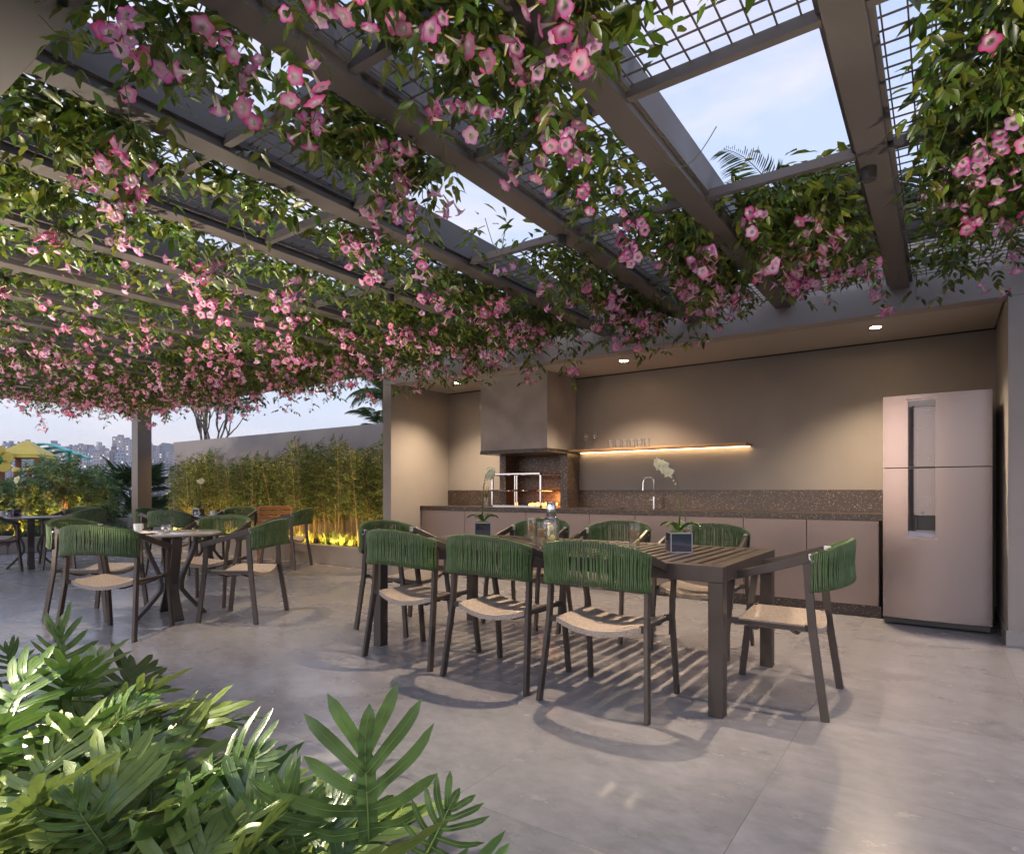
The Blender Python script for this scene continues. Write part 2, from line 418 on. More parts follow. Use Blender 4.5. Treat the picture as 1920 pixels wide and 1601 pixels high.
bpart(em, 'ember_bed', M['ember'])
lamp('ember_light', 'POINT', (-4.05, 6.50, 1.02), 3, (1, .36, .08), .06).parent = None

gr = thing('grill_rack', 'polished steel grill frame standing over glowing embers', 'grill', (-4.37, 6.3, .90))
def rect(mb, x0, x1, y, z0, z1, w=.022):
    for (a, b) in (((x0, z0), (x1, z0)), ((x0, z1), (x1, z1)), ((x0, z0), (x0, z1)), ((x1, z0), (x1, z1))):
        mb.box(min(a[0], b[0]) - w / 2, max(a[0], b[0]) + w / 2, y - w / 2, y + w / 2, min(a[1], b[1]) - w / 2, max(a[1], b[1]) + w / 2)
fr = MB(); rect(fr, -.375, .365, 0, .012, .415); rect(fr, -.02, .01, .001, .012, .415, .014); fr.build('front_frame', M['chrome'], gr)
fr = MB(); rect(fr, -.30, .53, .3, .012, .405, .016); fr.build('rear_frame', M['chrome'], gr)
for z in (.21, .405):
    fr = MB()
    for y in (.0, .06, .12, .18, .24, .30): fr.tube([(-.40, y - .013, z), (.38 + .15 * y / .3, y - .013, z)], .007, 8)
    for x in (-.36, -.1, .12, .36): fr.tube([(x, -.03, z), (x + .03, .3, z)], .007, 8)
    fr.build('skewer_rail', M['chrome'], gr, smooth=True)
for k, (x, l) in enumerate(((-.38, .10), (-.02, .11), (.20, .12))):
    MB().tube([(x, -.022, .21), (x + l, -.022, .21)], .011, 8).build('handle', M['blackp'], gr, smooth=True)

# shelf ----------------------------------------------------------
sh = thing('wall_shelf', 'long thin wooden shelf with a warm light strip along its lower edge', 'shelf', (-2.66, 6.6, 1.575))
MB().box(-1.06, 1.03, -.13, .119, 0, .028).build('board', M['wood'], sh, bevel=.004)
MB().box(-1.0, 1.01, .085, .100, -.005, -.0005).build('light_strip', M['led'], sh)
wg = thing('wine_glass', 'stemmed wine glass on the shelf, closest to the chimney hood', 'glass', (-3.52, 6.56, 1.6035), 0, 'stemmed glasses on the shelf')
MB().lathe([(.035, 0), (.034, .003), (.006, .008), (.004, .09), (.012, .10), (.033, .125), (.038, .15), (.036, .18), (.031, .205),
            (.029, .205), (.034, .18), (.036, .15), (.031, .127), (.008, .104), (1e-5, .103)], 20).build('bowl', M['glass'], wg, smooth='all')
dup(wg, (-3.40, 6.56, 1.6035), 0, 'stemmed wine glass on the shelf, the one beside the tumblers')
tb0 = None
for i, x in enumerate(np.linspace(-3.20, -2.75, 6)):
    lb = 'short clear tumbler in the row of six on the shelf'
    if tb0 is None:
        tb0 = thing('tumbler', lb, 'glass', (x, 6.58, 1.6035), 0, 'row of tumblers on the shelf')
        MB().lathe([(.026, 0), (.031, .012), (.034, .10), (.032, .10), (.029, .014), (1e-5, .012)], 18).build('bowl', M['glass'], tb0, smooth=True)
    else:
        dup(tb0, (x, 6.58 + random.uniform(-.01, .01), 1.6035), i)
hv = thing('herb_vase', 'small glass vase with a few thin dark sprigs, left of the grill', 'vase', (-5.02, 6.52, .90))
MB().lathe([(.03, 0), (.032, .01), (.032, .12), (.029, .12), (.029, .012), (1e-5, .01)], 16).build('vase', M['glass'], hv, smooth=True)
sm = MB()
for k in range(7):
    a = k * .9; sm.tube([(0, 0, .02), (.015 * math.cos(a), .015 * math.sin(a), .16), (.05 * math.cos(a), .03 * math.sin(a), .24 + .02 * (k % 3))], [.0035, .004, .002], 5)
sm.build('sprig', M['stem'], hv)

# downlights ---------------------------------------------------------
WARM = (1, .77, .52)
for x, lb in ((-5.14, 'recessed ceiling downlight glowing left of the chimney hood'), (-2.80, 'recessed ceiling downlight glowing above the shelf and tap'),
              (-.46, 'recessed ceiling downlight glowing above the fridge corner')):
    d = thing('downlight', lb, 'ceiling lamp', (x, 6.07, 2.51), 0, 'recessed downlights in the kitchen ceiling')
    MB().lathe([(.052, 0), (.052, -.006), (.040, -.006), (.036, -.001), (.036, 0)], 24).build('trim_ring', M['steel_lt'], d, smooth=True)
    MB().lathe([(1e-5, -.0065), (.040, -.0065)], 24).build('lens', M['lens'], d)
    lamp('downlight_beam', 'SPOT', (0, 0, -.03), 185, WARM, .035, (0, -.14, -1), 122, 1.0, d)

# ------------------------------------------------------------------ fridge
fg = thing('refrigerator', 'tall brushed steel two-door fridge with a vertical water dispenser panel', 'fridge', (-.038, 5.95, 0))
MB().box(-.352, .352, .045, .70, .03, 1.86).build('body', M['blackp'], fg, bevel=.006)
RX0, RX1, RZ0, RZ1 = -.185, 0.0, .735, 1.835
def fy(x): return -.018 * (1 - (x / .36) ** 2)
def plate(mb, x0, x1, z0, z1, n=8, back=.04):
    X = np.linspace(x0, x1, n + 1); V = []; F = []
    for x in X: V += [(x, fy(x), z0), (x, fy(x), z1), (x, back, z1), (x, back, z0)]
    for i in range(n):
        a, b = i * 4, i * 4 + 4
        for j in range(4): F.append((a + j, b + j, b + (j + 1) % 4, a + (j + 1) % 4))
    F += [(3, 2, 1, 0), tuple(n * 4 + j for j in range(4))]
    mb.add(V, F)
def mkdoor(name, z0, z1, rz0, rz1):
    mb = MB(); plate(mb, -.36, RX0, z0, z1, 6); plate(mb, RX1, .36, z0, z1, 12)
    if rz1 < z1: plate(mb, RX0, RX1, rz1, z1, 6)
    if rz0 > z0: plate(mb, RX0, RX1, z0, rz0, 6)
    return mb.build(name, M['steel'], fg, smooth=True)
du = mkdoor('freezer_door', 1.296, 1.885, 1.296, RZ1)
dl = mkdoor('fridge_door', .06, 1.288, RZ0, 1.288)
def trap(z0, z1, top):
    w = .012
    x0, x1 = RX0 - w, RX1 + w
    y = fy((x0 + x1) / 2) - .002
    if top: V = [(x0, y, z1), (x1, y, z1), (RX1, .012, z0), (RX0, .012, z0)]
    else: V = [(x0, y, z0), (x1, y, z0), (RX1, .012, z1), (RX0, .012, z1)]
    V2 = V + [(v[0], .035, v[2]) for v in V]
    return MB().add(V2, [(0, 1, 2, 3), (7, 6, 5, 4), (0, 4, 5, 1), (1, 5, 6, 2), (2, 6, 7, 3), (3, 7, 4, 0)])
trap(1.79, 1.85, True).build('bevel_trim', M['steel_lt'], du)
trap(.72, .775, False).build('bevel_trim', M['steel_lt'], dl)
MB().box(RX0, RX1, .030, .041, 1.30, 1.80).build('dispenser_panel', M['panelgrey'], du)
MB().box(RX0, RX1, .030, .041, .905, 1.286).build('dispenser_panel', M['panelgrey'], dl)
for p, z0, z1 in ((du, 1.304, 1.80), (dl, .775, 1.284)):
    mb = MB(); mb.add([(RX0 + .002, .028, z0), (RX0 + .04, .004, z0), (RX0 + .042, .029, z0), (RX0 + .002, .028, z1), (RX0 + .04, .004, z1), (RX0 + .042, .029, z1)],
                      [(0, 2, 1), (3, 4, 5), (0, 1, 4, 3), (1, 2, 5, 4), (2, 0, 3, 5)])
    mb.build('door_handle', M['chrome'], p)
mb = MB(); mb.box(RX0 + .045, RX1 - .003, .038, .043, .775, .905)
mb.box(RX0 + .045, RX0 + .062, .010, .038, .775, .905).box(RX1 - .008, RX1 - .003, .010, .038, .775, .905).box(RX0 + .045, RX1 - .003, .010, .038, .896, .905)
mb.build('dispenser_recess', M['blackp'], dl)
MB().box(RX0 + .055, RX1 - .004, -.004, .036, .776, .786).build('drip_tray', M['panelgrey'], dl, bevel=.002)
MB().ball((RX0 + .10, .028, .925), .011, 12).build('dispenser_button', M['chrome'], dl, smooth='all')
# printed line work on the dispenser panel
def ribbon2(mb, pts, w=.0011, y=.0285):
    for (x0, z0), (x1, z1) in zip(pts[:-1], pts[1:]):
        d = Vector((x1 - x0, 0, z1 - z0)); n = Vector((-d.z, 0, d.x)).normalized() * w
        mb.add([(x0 + n.x, y, z0 + n.z), (x1 + n.x, y, z1 + n.z), (x1 - n.x, y, z1 - n.z), (x0 - n.x, y, z0 - n.z)], [(0, 1, 2, 3)])
def arc(cx, cz, r, a0, a1, n=7): return [(cx + r * math.cos(a), cz + r * math.sin(a)) for a in np.linspace(a0, a1, n)]
xr = RX1 - .032; xl = RX0 + .043; xd = RX0 + .066
ln = MB(); ribbon2(ln, [(xl, 1.382)] + arc(xr - .035, 1.347, .035, PI / 2, 0) + [(xr, 1.298)]); 
for k in range(9): ln.box(xd + k * .0095, xd + .006 + k * .0095, .0285, .0295, 1.753, 1.759 + .003 * (k % 2))
for k in range(6): ln.box(xd + .002 + k * .008, xd + .007 + k * .008, .0285, .0295, 1.60, 1.609)
ribbon2(ln, [(xd + .01, 1.592), (xd + .045, 1.592)], .0008)
dotp = [(xd, z) for z in np.arange(1.31, 1.66, .013)] + arc(xd + .035, 1.68, .035, PI, PI / 2, 5) + [(xd + .035 + k * .011, 1.715) for k in range(1, 6)]
for a, b in dotp: ln.box(a - .0012, a + .0012, .0285, .0295, b - .0012, b + .0012)
ln.build('printed_lines', M['white_line'], du)
ln = MB(); ribbon2(ln, [(xl, .982)] + arc(xr - .035, 1.017, .035, -PI / 2, 0) + [(xr, 1.284)])
dotp = [(xd, z) for z in np.arange(1.10, 1.28, .013)] + arc(xd + .035, 1.087, .035, PI, 1.5 * PI, 5) + [(xd + .035 + k * .011, 1.052) for k in range(1, 8)]
for a, b in dotp: ln.box(a - .0012, a + .0012, .0285, .0295, b - .0012, b + .0012)
ribbon2(ln, [(xd + .02, .908), (xd + .055, .908)], .0008)
ln.build('printed_lines', M['white_line'], dl)
MB().box(-.35, .35, .012, .045, .012, .055).build('kick_plate', M['blackp'], fg, bevel=.003)

# ------------------------------------------------------------------ pergola
ZB, ZT = 2.66, 2.90
BW = .125
BX = [-.262, -1.10, -1.88, -2.74, -3.58, -4.44, -5.29, -6.13, -6.98, -7.83, -8.68, -9.53, -10.38, -11.23, -12.08]
BXR = [.58]
pg = thing('pergola', 'bronze metal pergola with parallel beams and wire mesh panels covering the terrace', 'pergola', (-5.9, 3.2, 0))
def ppart(mb, name, m, **k):
    o = mb.build(name, m, **k); o.location = (5.9, -3.2, 0); o.parent = pg
    return o
for x in [2.28, 1.43] + BXR + BX:
    ye = 5.575 if x > -6.0 else 5.35
    ppart(MB().box(x - BW / 2, x + BW / 2, .80, ye, ZB, ZT), 'beam', M['bronze_beam'], bevel=.003)
ppart(MB().box(-12.7, 3.4, .50, .80, ZB - .02, ZT + .02), 'girder', M['bronze_beam'], bevel=.003)
ppart(MB().box(-12.7, XL - .153, 5.352, 5.57, ZB - .02, ZT + .02), 'girder', M['bronze_beam'], bevel=.003)
ppart(MB().box(-12.7, -12.50, .802, 5.35, ZB - .02, ZT + .02), 'girder', M['bronze_beam'], bevel=.003)
ppart(MB().box(-12.63, -12.38, 5.33, 5.58, 0, ZB - .021), 'column', mat('column_paint', (.14, .12, .115), .35, .35, rvar=.05), bevel=.004)
ppart(MB().box(-12.63, -12.38, .52, .77, 0, ZB - .021), 'column', M['bronze_beam'], bevel=.004)
bays = []
edges = BXR + BX + [-12.55]
for i in range(len(edges) - 1):
    bays.append((edges[i + 1] + BW / 2 + .001, edges[i] - BW / 2 - .001))
ROWS = [.80, 1.53, 2.28, 3.30, 4.40, 5.57]
OPEN = {(1, 2), (3, 2), (3, 0), (5, 1), (5, 2), (7, 2), (9, 2), (11, 1)}
for i, (xa, xb) in enumerate(bays):
    far = i > 6
    yend = 5.57 if xb > -6.3 else 5.34
    for y in ROWS[1:-1]:
        ppart(MB().box(xa, xb, y - .018, y + .018, 2.675, 2.72), 'cross_bar', M['bronze_beam'])
    segs = []
    for j in range(5):
        if (i, j) in OPEN: continue
        a, b = ROWS[j], min(ROWS[j + 1], yend)
        if segs and abs(segs[-1][1] - a) < 1e-6: segs[-1][1] = b
        else: segs.append([a, b])
    for a, b in segs:
        mb = MB(); w = .0028
        for x in np.arange(xa + .03, xb - .01, .077): mb.box(x - w, x + w, a, b, 2.722, 2.722 + 2 * w)
        for y in np.arange(a + .03, b - .01, .077): mb.box(xa, xb, y - w, y + w, 2.7285, 2.7285 + 2 * w)
        ppart(mb, 'mesh_panel', M['wire'])
    # thin steel angle along both beams carrying the panels
    ppart(MB().box(xa, xa + .02, .802, yend - .002, 2.70, 2.7215).box(xb - .02, xb, .802, yend - .002, 2.70, 2.7215), 'mesh_frame', M['bronze_beam'])

def added_beam_spot(x, y, lb, e, col, aim=(0, 0, -1), cone=84):  # added fixtures, placed to throw the table and chair shadows
    t = thing('spotlight', lb, 'spotlight', (x, y, ZB), 0, 'small spotlights under the pergola beams')
    MB().lathe([(.03, -.06), (.033, -.058), (.033, 0), (1e-5, 0)], 16).build('housing', M['blackp'], t, smooth=True)
    lamp('added_spot_beam', 'SPOT', (0, 0, -.065), e, col, .017, aim, cone, .7, t)

# ------------------------------------------------------------------ dining table
TX0, TX1, TY0, TY1 = -3.32, -.86, 2.99, 4.11
dt = thing('dining_table', 'long dark slatted metal dining table seating eight in front of the kitchen', 'table', ((TX0 + TX1) / 2, (TY0 + TY1) / 2, 0))
def tpart(mb, name, m, **k):
    o = mb.build(name, m, **k); o.location = (-(TX0 + TX1) / 2, -(TY0 + TY1) / 2, 0); o.parent = dt
    return o
mb = MB(); f = .075
mb.box(TX0, TX1, TY0, TY0 + f, .655, .735).box(TX0, TX1, TY1 - f, TY1, .655, .735)
mb.box(TX0, TX0 + f, TY0 + f, TY1 - f, .655, .735).box(TX1 - f, TX1, TY0 + f, TY1 - f, .655, .735)
tpart(mb, 'apron', M['bronze'], bevel=.003)
mb = MB(); n = 31; pit = (TX1 - TX0 - 2 * f) / n
for k in range(n):
    x = TX0 + f + pit * (k + .5); mb.box(x - pit * .33, x + pit * .33, TY0 + f, TY1 - f, .715, .733)
tpart(mb, 'slatted_top', M['bronze'], bevel=.002)
for x in (TX0 + .002, TX1 - .074):
    for y in (TY0 + .002, TY1 - .074):
        tpart(MB().box(x, x + .072, y, y + .072, 0, .654), 'leg', M['bronze'], bevel=.003)

# ------------------------------------------------------------------ chairs
def make_chair(label):
    t = thing('armchair', label, 'chair', (0, 0, 0), 0, 'green rope armchairs')
    for s in (-1, 1):
        MB().bar([(s * .30, -.255, 0), (s * .274, -.195, .43), (s * .27, -.17, .765)], .022, .038, (1, 0, 0)).build('leg', M['bronze'], t, bevel=.002)
        MB().bar([(s * .262, .262, 0), (s * .252, .212, .43), (s * .270, .188, .64)], .022, .036, (1, 0, 0)).build('leg', M['bronze'], t, bevel=.002)
        MB().bar([(s * .272, -.178, .772), (s * .285, .0, .715), (s * .275, .22, .652)], .024, .042, (1, 0, 0)).build('armrest', M['bronze'], t, bevel=.003)
        MB().box(s * .268 - .012, s * .268 + .012, -.215, -.178, .752, .795).build('bracket', M['steel_lt'], t, bevel=.003)
    mb = MB()
    for s in (-1, 1):
        mb.bar([(s * .272, -.195, .425), (s * .232, -.165, .425)], .03, .022, (0, 0, 1)); mb.bar([(s * .25, .205, .425), (s * .232, .165, .425)], .03, .022, (0, 0, 1))
        mb.box(s * .232 - .009, s * .232 + .009, -.178, .178, .410, .430)
    for yy in (-.1, .1): mb.bar([(-.232, yy, .405), (-.12, yy, .368), (.12, yy, .368), (.232, yy, .405)], .02, .012, (0, 1, 0))
    mb.build('seat_frame', M['bronze'], t)
    # sling seat
    V = []; F = []; nx, ny = 14, 10
    def sz(u): return .438 - .042 * (1 - (u * u)) 
    for top in (0, 1):
        for i in range(nx + 1):
            u = -1 + 2 * i / nx
            for j in range(ny + 1):
                v = -1 + 2 * j / ny
                y = v * .185 + (-.035 if v < 0 else .03) * abs(v) ** 3 * (1 - u * u)
                V.append((u * .238, y, sz(u) + (0 if top else -.028)))
    n1 = (nx + 1) * (ny + 1)
    for i in range(nx):
        for j in range(ny):
            a = i * (ny + 1) + j; q = (a, a + ny + 1, a + ny + 2, a + 1)
            F.append(tuple(k + n1 for k in q)); F.append(q[::-1])
    ring = [i * (ny + 1) for i in range(nx + 1)] + [nx * (ny + 1) + j for j in range(1, ny + 1)] + [i * (ny + 1) + ny for i in range(nx - 1, -1, -1)] + [j for j in range(ny - 1, 0, -1)]
    for a, b in zip(ring, ring[1:] + ring[:1]): F.append((a, b, b + n1, a + n1))
    MB().add(V, F).build('seat', M['cord'], t, smooth=True)
    # back: rails plus the rope winding
    def arcp(q):   # q in -1..1
        a = q * PI / 2
        return Vector((.284 * math.sin(a) * (1 - .05 * (1 - abs(q)) * abs(q)), -.165 - .175 * max(math.cos(a), 0) ** .75, 0))
    def zt(q): return .790 + .068 * math.cos(q * PI / 2)
    def zb(q): return .605 + .035 * math.cos(q * PI / 2)
    rail = MB()
    for zf in (lambda q: zt(q) - .018, lambda q: zb(q) + .012):
        rail.bar([arcp(q) + Vector((0, 0, zf(q))) for q in np.linspace(-.96, .96, 17)], .022, .026, (0, 0, 1))
    rail.build('back_rail', M['bronze'], t)
    rp = MB(); N = 66; rj = random.Random(3)
    for k in range(N):
        q = -.955 + 1.91 * (k + .5) / N
        p = arcp(q); tn = (arcp(q + .01) - arcp(q - .01)).normalized(); nrm = Vector((tn.y, -tn.x, 0))
        if nrm.dot(Vector((p.x, p.y + .1, 0))) < 0: nrm = -nrm
        w = .0041 * rj.uniform(.9, 1.05)
        a, b = zt(q), zb(q); h = a - b
        sl = rj.uniform(-.004, .004); o = .0155
        path = [(o * .75, a - .003, 0), (o, a - .014, 0), (o * .8, a - h * .3, sl), (o * .55, a - h * .55, sl * 1.4), (o * .8, b + h * .2, sl * .7), (o, b + .012, 0), (o * .7, b + .001, 0),
                (-o * .7, b + .001, 0), (-o, b + .012, 0), (-o * .55, b + h * .3, -sl), (-o * .3, b + h * .5, -sl * 1.2), (-o * .7, a - h * .25, -sl), (-o, a - .014, 0), (-o * .75, a - .003, 0), (0, a + .002, 0), (o * .75, a - .003, 0)]
        pts = [p + nrm * n_ + tn * s_ + Vector((0, 0, z_)) for n_, z_, s_ in path]
        rp.sweep(pts, [(w * c_, .0028 * s_) for c_, s_ in ((1, 0), (.6, .85), (-.6, .85), (-1, 0), (-.6, -.85), (.6, -.85))], tn, cap=False)
    rp.build('backrest', M['rope'], t, smooth='all')
    return t
ch = make_chair('near-row armchair nearest the camera, its green back hiding the right glasses')
def put(x, y, deg, lb, first=[True]):
    if first[0]:
        first[0] = False; ch.location = (x, y, 0); ch.rotation_euler = (0, 0, R(deg)); ch['label'] = lb
        return ch
    return dup(ch, (x, y, 0), R(deg), lb)
put(-1.437, 2.972, 0.6, 'largest green armchair, right end of the near row with its back to us')
put(-2.125, 2.985, -.6, 'middle armchair of the near row with its back to us')
put(-2.848, 3.015, -.8, 'left armchair of the near row, beside the left front table leg')
put(-.712, 3.535, 91, 'armchair seen side-on at the table end nearest the fridge')
put(-3.56, 3.56, -90, 'armchair at the left head of the long table, half hidden by the near row')
put(-1.40, 4.30, 181, 'far-side armchair facing us behind the right orchid pot')
put(-2.15, 4.31, 179, 'far-side armchair facing us, seen between the carafe and the tall glass')
put(-2.88, 4.30, 180.5, 'far-side armchair facing us, just left of the carafe')

# ------------------------------------------------------------------ round tables
M['tabletop'] = mat('stone_tabletop', (.34, .30, .28), .16, .1, var=.12, vscale=5, coat=.4)
def round_table(label, loc, rz):
    t = thing('round_table', label, 'table', loc, rz, 'round bistro tables')
    MB().lathe([(1e-5, .718), (.385, .716), (.40, .722), (.404, .730), (.400, .738), (.39, .740), (1e-5, .740)], 56).build('tabletop', M['tabletop'], t, smooth=True)
    MB().lathe([(.17, .70), (.17, .716)], 28).build('top_plate', M['bronze'], t)
    for k in range(4):
        a = k * PI / 2 + PI / 4
        pts = []
        for u in np.linspace(0, 1, 13):
            z = .70 * (1 - u)
            r = .20 - .125 * math.sin(min(u * 1.55, 1) * PI * .5) ** 2 if u < .645 else .075 + .20 * ((u - .645) / .355) ** 1.15
            pts.append((r * math.cos(a), r * math.sin(a), z))
        MB().bar(pts, .075, .030, (-math.sin(a), math.cos(a), 0)).build('leg', M['bronze'], t, bevel=.003)
    return t
RT = [((-5.56, 2.67, 0), 32, 'bistro table on the left, in front of the others, set with a white cup'), ((-8.75, 4.72, 0), 30, 'bistro table close to the bamboo bed, behind the front one'),
      ((-10.75, 3.2, 0), 30, 'bistro table at the far left edge by the garden hedge')]
t0 = round_table(RT[0][2], RT[0][0], R(32))
for l, a, lb in RT[1:]: dup(t0, l, R(a), lb)
def around(c, a0, labels, d=.66):
    for k, (off, lb) in enumerate(labels):
        if lb.startswith('lime-lit'): put(-7.73, 5.32, 122, lb); continue
        a = R(a0 + off)            # direction the chair faces, measured from +y
        fx, fy_ = -math.sin(a), math.cos(a)
        put(c[0] - fx * d, c[1] - fy_ * d, math.degrees(a), lb)
around((-5.56, 2.67), 32, [(0, 'olive-lit armchair with its back to us at the front bistro table, on its near side'), (90, 'armchair at the right side of the front bistro table, turned to the left'),
                           (180, 'armchair facing us across the front bistro table'), (270, 'armchair left of the front bistro table, mostly hidden by the near one')])
around((-8.75, 4.72), 30, [(0, 'armchair on the near side of the bistro table by the bamboo'), (90, 'lime-lit armchair right of the bamboo-side bistro table'),
                           (180, 'armchair facing us between the bamboo and its bistro table'), (270, 'armchair left of the bistro table by the bamboo')])
around((-10.75, 3.2), 30, [(0, 'dark armchair cut by the left picture edge at the far bistro table'), (90, 'armchair right of the far left bistro table, turned to the left'),
                           (180, 'armchair facing us across the far left bistro table, in front of the hedge'), (270, 'armchair left of the far left bistro table, out at the picture edge')], .68)

# slatted wooden chair behind
wc = thing('wooden_chair', 'slatted reddish wooden garden chair standing before the planter wall', 'chair', (-8.35, 5.56, 0), R(-122))
for s in (-1, 1):
    MB().bar([(s * .24, -.30, 0), (s * .24, -.22, .42), (s * .24, -.30, .86)], .035, .05, (1, 0, 0)).build('leg', M['chairwood'], wc, bevel=.003)
    MB().bar([(s * .24, .27, 0), (s * .24, .25, .44)], .035, .05, (1, 0, 0)).build('leg', M['chairwood'], wc, bevel=.003)
    MB().bar([(s * .24, -.25, .16), (s * .24, .262, .16)], .03, .04, (1, 0, 0)).build('stretcher', M['chairwood'], wc)
mb = MB()
for k in range(7): mb.box(-.26, .26, -.22 + k * .07, -.165 + k * .07, .44, .462)
mb.build('seat', M['chairwood'], wc, bevel=.003)
mb = MB()
for k in range(5): mb.obox((0, -.222 - .017 * k, .53 + .078 * k), (.45, .02, .055), Matrix.Rotation(R(-10), 3, 'X'))
mb.build('backrest', M['chairwood'], wc, bevel=.003)

# ------------------------------------------------------------------ table-top things
def orchid(label, loc, rz, h=.42, lean=-.10, pot=.125, scale=1, nf=5):
    t = thing('orchid', label, 'potted plant', loc, rz, 'orchids in mirrored cube pots')
    p = pot / 2
    MB().box(-p, p, -p, p, 0, pot * .92).build('pot', M['mirror'], t, bevel=.002)
    e = MB(); w = .0025
    for x in (-p, p):
        for y in (-p, p): e.box(x - w, x + w, y - w, y + w, 0, pot * .92)
    for z in (.002, pot * .92):
        for s in (-p, p): e.box(-p, p, s - w, s + w, z - w, z + w).box(s - w, s + w, -p, p, z - w, z + w)
    e.build('pot_edge', M['pot_edge'], t)
    MB().lathe([(p * .9, pot * .92), (p * .7, pot * 1.0), (1e-5, pot * 1.04)], 10).build('moss', M['moss'], t, smooth='all')
    rr = random.Random(int(abs(loc[0] * 100)))
    for k in range(5):
        a = k * 1.32 + rr.uniform(-.2, .2); l = rr.uniform(.10, .15); V = []; F = []
        for i in range(7):
            u = i / 6; r = .01 + l * u; z = pot + .055 * math.sin(u * PI * .75) - .015 * u; wd = .026 * math.sin(max(u, .12) ** .8 * PI) + .002
            for s in (-1, 0, 1):
                V.append((r * math.cos(a) - s * wd * math.sin(a), r * math.sin(a) + s * wd * math.cos(a), z + .012 * abs(s)))
        for i in range(6):
            for j in range(2): q = i * 3 + j; F.append((q, q + 1, q + 4, q + 3))
        MB().add(V, F).build('leaf', M['orchid_leaf'], t, smooth='all')
    top = pot + h
    st = [Vector((0, 0, pot)), Vector((.006, 0, pot + h * .35)), Vector((.004, 0, pot + h * .62)), Vector((-.008, .004, pot + h * .82)), Vector((lean * .35, .01, top)), Vector((lean * .8, .012, top + .035)), Vector((lean * 1.35, .01, top + .04))]
    MB().tube(st, [.0035, .0033, .003, .003, .0025, .002, .0015], 6).tube([(.01, .006, pot), (.008, .004, pot + h * .6)], .0022, 5).build('stem', M['stem'], t, smooth='all')
    for k in range(nf):
        u = .3 + .75 * k / nf
        c = st[4].lerp(st[6], u) + Vector((rr.uniform(-.018, .018), -.014 - .01 * rr.random(), rr.uniform(-.028, .014)))
        mb = MB(); az = rr.uniform(-.7, .7); Rm = Matrix.Rotation(az, 3, 'Z') @ Matrix.Rotation(rr.uniform(-.35, .25), 3, 'X')
        for j in range(5):
            a = PI / 2 + j * 2 * PI / 5; wid = .023 if j in (1, 4) else .014; ln_ = .036 if j in (1, 4) else .033
            V = []; F = []
            for i in range(5):
                v = i / 4; r = .003 + ln_ * v; ww = wid * math.sin(min(max(v, .15), .9) ** .75 * PI)
                for s in (-1, 0, 1):
                    V.append(c + Rm @ Vector((r * math.cos(a) - s * ww * math.sin(a), -.006 * v * v + .004 * abs(s) - (.002 if j in (1, 4) else 0), r * math.sin(a) + s * ww * math.cos(a))))
            for i in range(4):
                for jj in range(2): q = i * 3 + jj; F.append((q, q + 1, q + 4, q + 3))
            mb.add(V, F)
        mb.ball(c + Rm @ Vector((0, -.006, -.003)), .005, 6, mi=1)
        mb.build('flower', [M['orchid'], M['lemon']], t, smooth='all', )
    bud = MB()
    for k in range(3): bud.ball(st[4] + Vector((.012 * k - .004, 0, -.02 * (k + 1) - .02)), .0055, 6, 1.3)
    bud.build('bud', M['orchid'], t, smooth='all')
    return t
orchid('white orchid in a mirrored cube pot on the right half of the long table', (-1.30, 3.60, .735), R(35), .365, -.105)
orchid('white orchid in a mirrored cube pot on the left half of the long table', (-3.00, 3.86, .735), R(215), .37, -.06)
orchid('white orchid on the bistro table near the bamboo', (-8.90, 4.66, .742), R(20), .38, .06, .11)
orchid('white orchid on the bistro table at the far left', (-10.80, 3.02, .742), R(20), .40, .06, .11)

def drink(label, loc, h=.165, r=.036):
    t = thing('tall_glass', label, 'drink', loc, random.uniform(0, 6), 'tall glasses of iced tea with lemon')
    MB().lathe([(r * .88, 0), (r * .92, .004), (r, h), (r - .002, h), (r * .88, .012), (1e-5, .011)], 28).build('glass', M['glass'], t, smooth=True)
    lv = h * .74
    MB().lathe([(1e-5, .0125), (r * .86, .0125), (r * .92, lv), (1e-5, lv)], 24).build('lemon_water', M['drink'], t, smooth=True)
    MB().lathe([(1e-5, lv * .52), (r * .5, lv * .55), (r * .62, lv * .8), (r * .5, lv * .98), (1e-5, lv * .99)], 12, (-r * .25, 0, 0)).build('tea_cloud', M['tea'], t, smooth='all')
    for k, (dx, z, a) in enumerate(((.012, lv * .35, .9), (-.006, lv * .16, .4), (.014, lv * .72, 1.3))):
        s = MB().lathe([(1e-5, 0), (.019, 0), (.021, .0015), (.019, .003), (1e-5, .003)], 16)
        o = s.build('lemon_slice', M['lemon'], t, smooth=True); o.location = (dx, -.010, z); o.rotation_euler = (a + 1.0, .4 * k, .5 * k)
    return t
drink('iced drink behind the front one beside the carafe, on its left', (-2.50, 3.80, .735))
drink('iced drink standing right in front of the carafe', (-2.115, 3.34, .735))
drink('lone iced drink between the carafe and the right orchid', (-1.575, 3.575, .735))
drink('iced drink partly hidden behind the right orchid pot', (-1.36, 3.92, .735))
cv = thing('carafe', 'glass carafe of lemon water with a tall steel neck on the long table', 'carafe', (-2.24, 3.66, .735))
MB().lathe([(.052, 0), (.055, .006), (.056, .165), (.050, .178), (.030, .186), (.026, .19), (.024, .19), (.047, .175), (.053, .163), (.052, .010), (1e-5, .009)], 32).build('body', M['glass'], cv, smooth=True)
MB().lathe([(1e-5, .0105), (.0505, .0105), (.0515, .14), (1e-5, .14)], 28).build('lemon_water', M['drink'], cv, smooth=True)
MB().lathe([(.031, .184), (.034, .188), (.034, .285), (.031, .289), (1e-5, .289)], 28).build('neck', M['chrome'], cv, smooth=True)
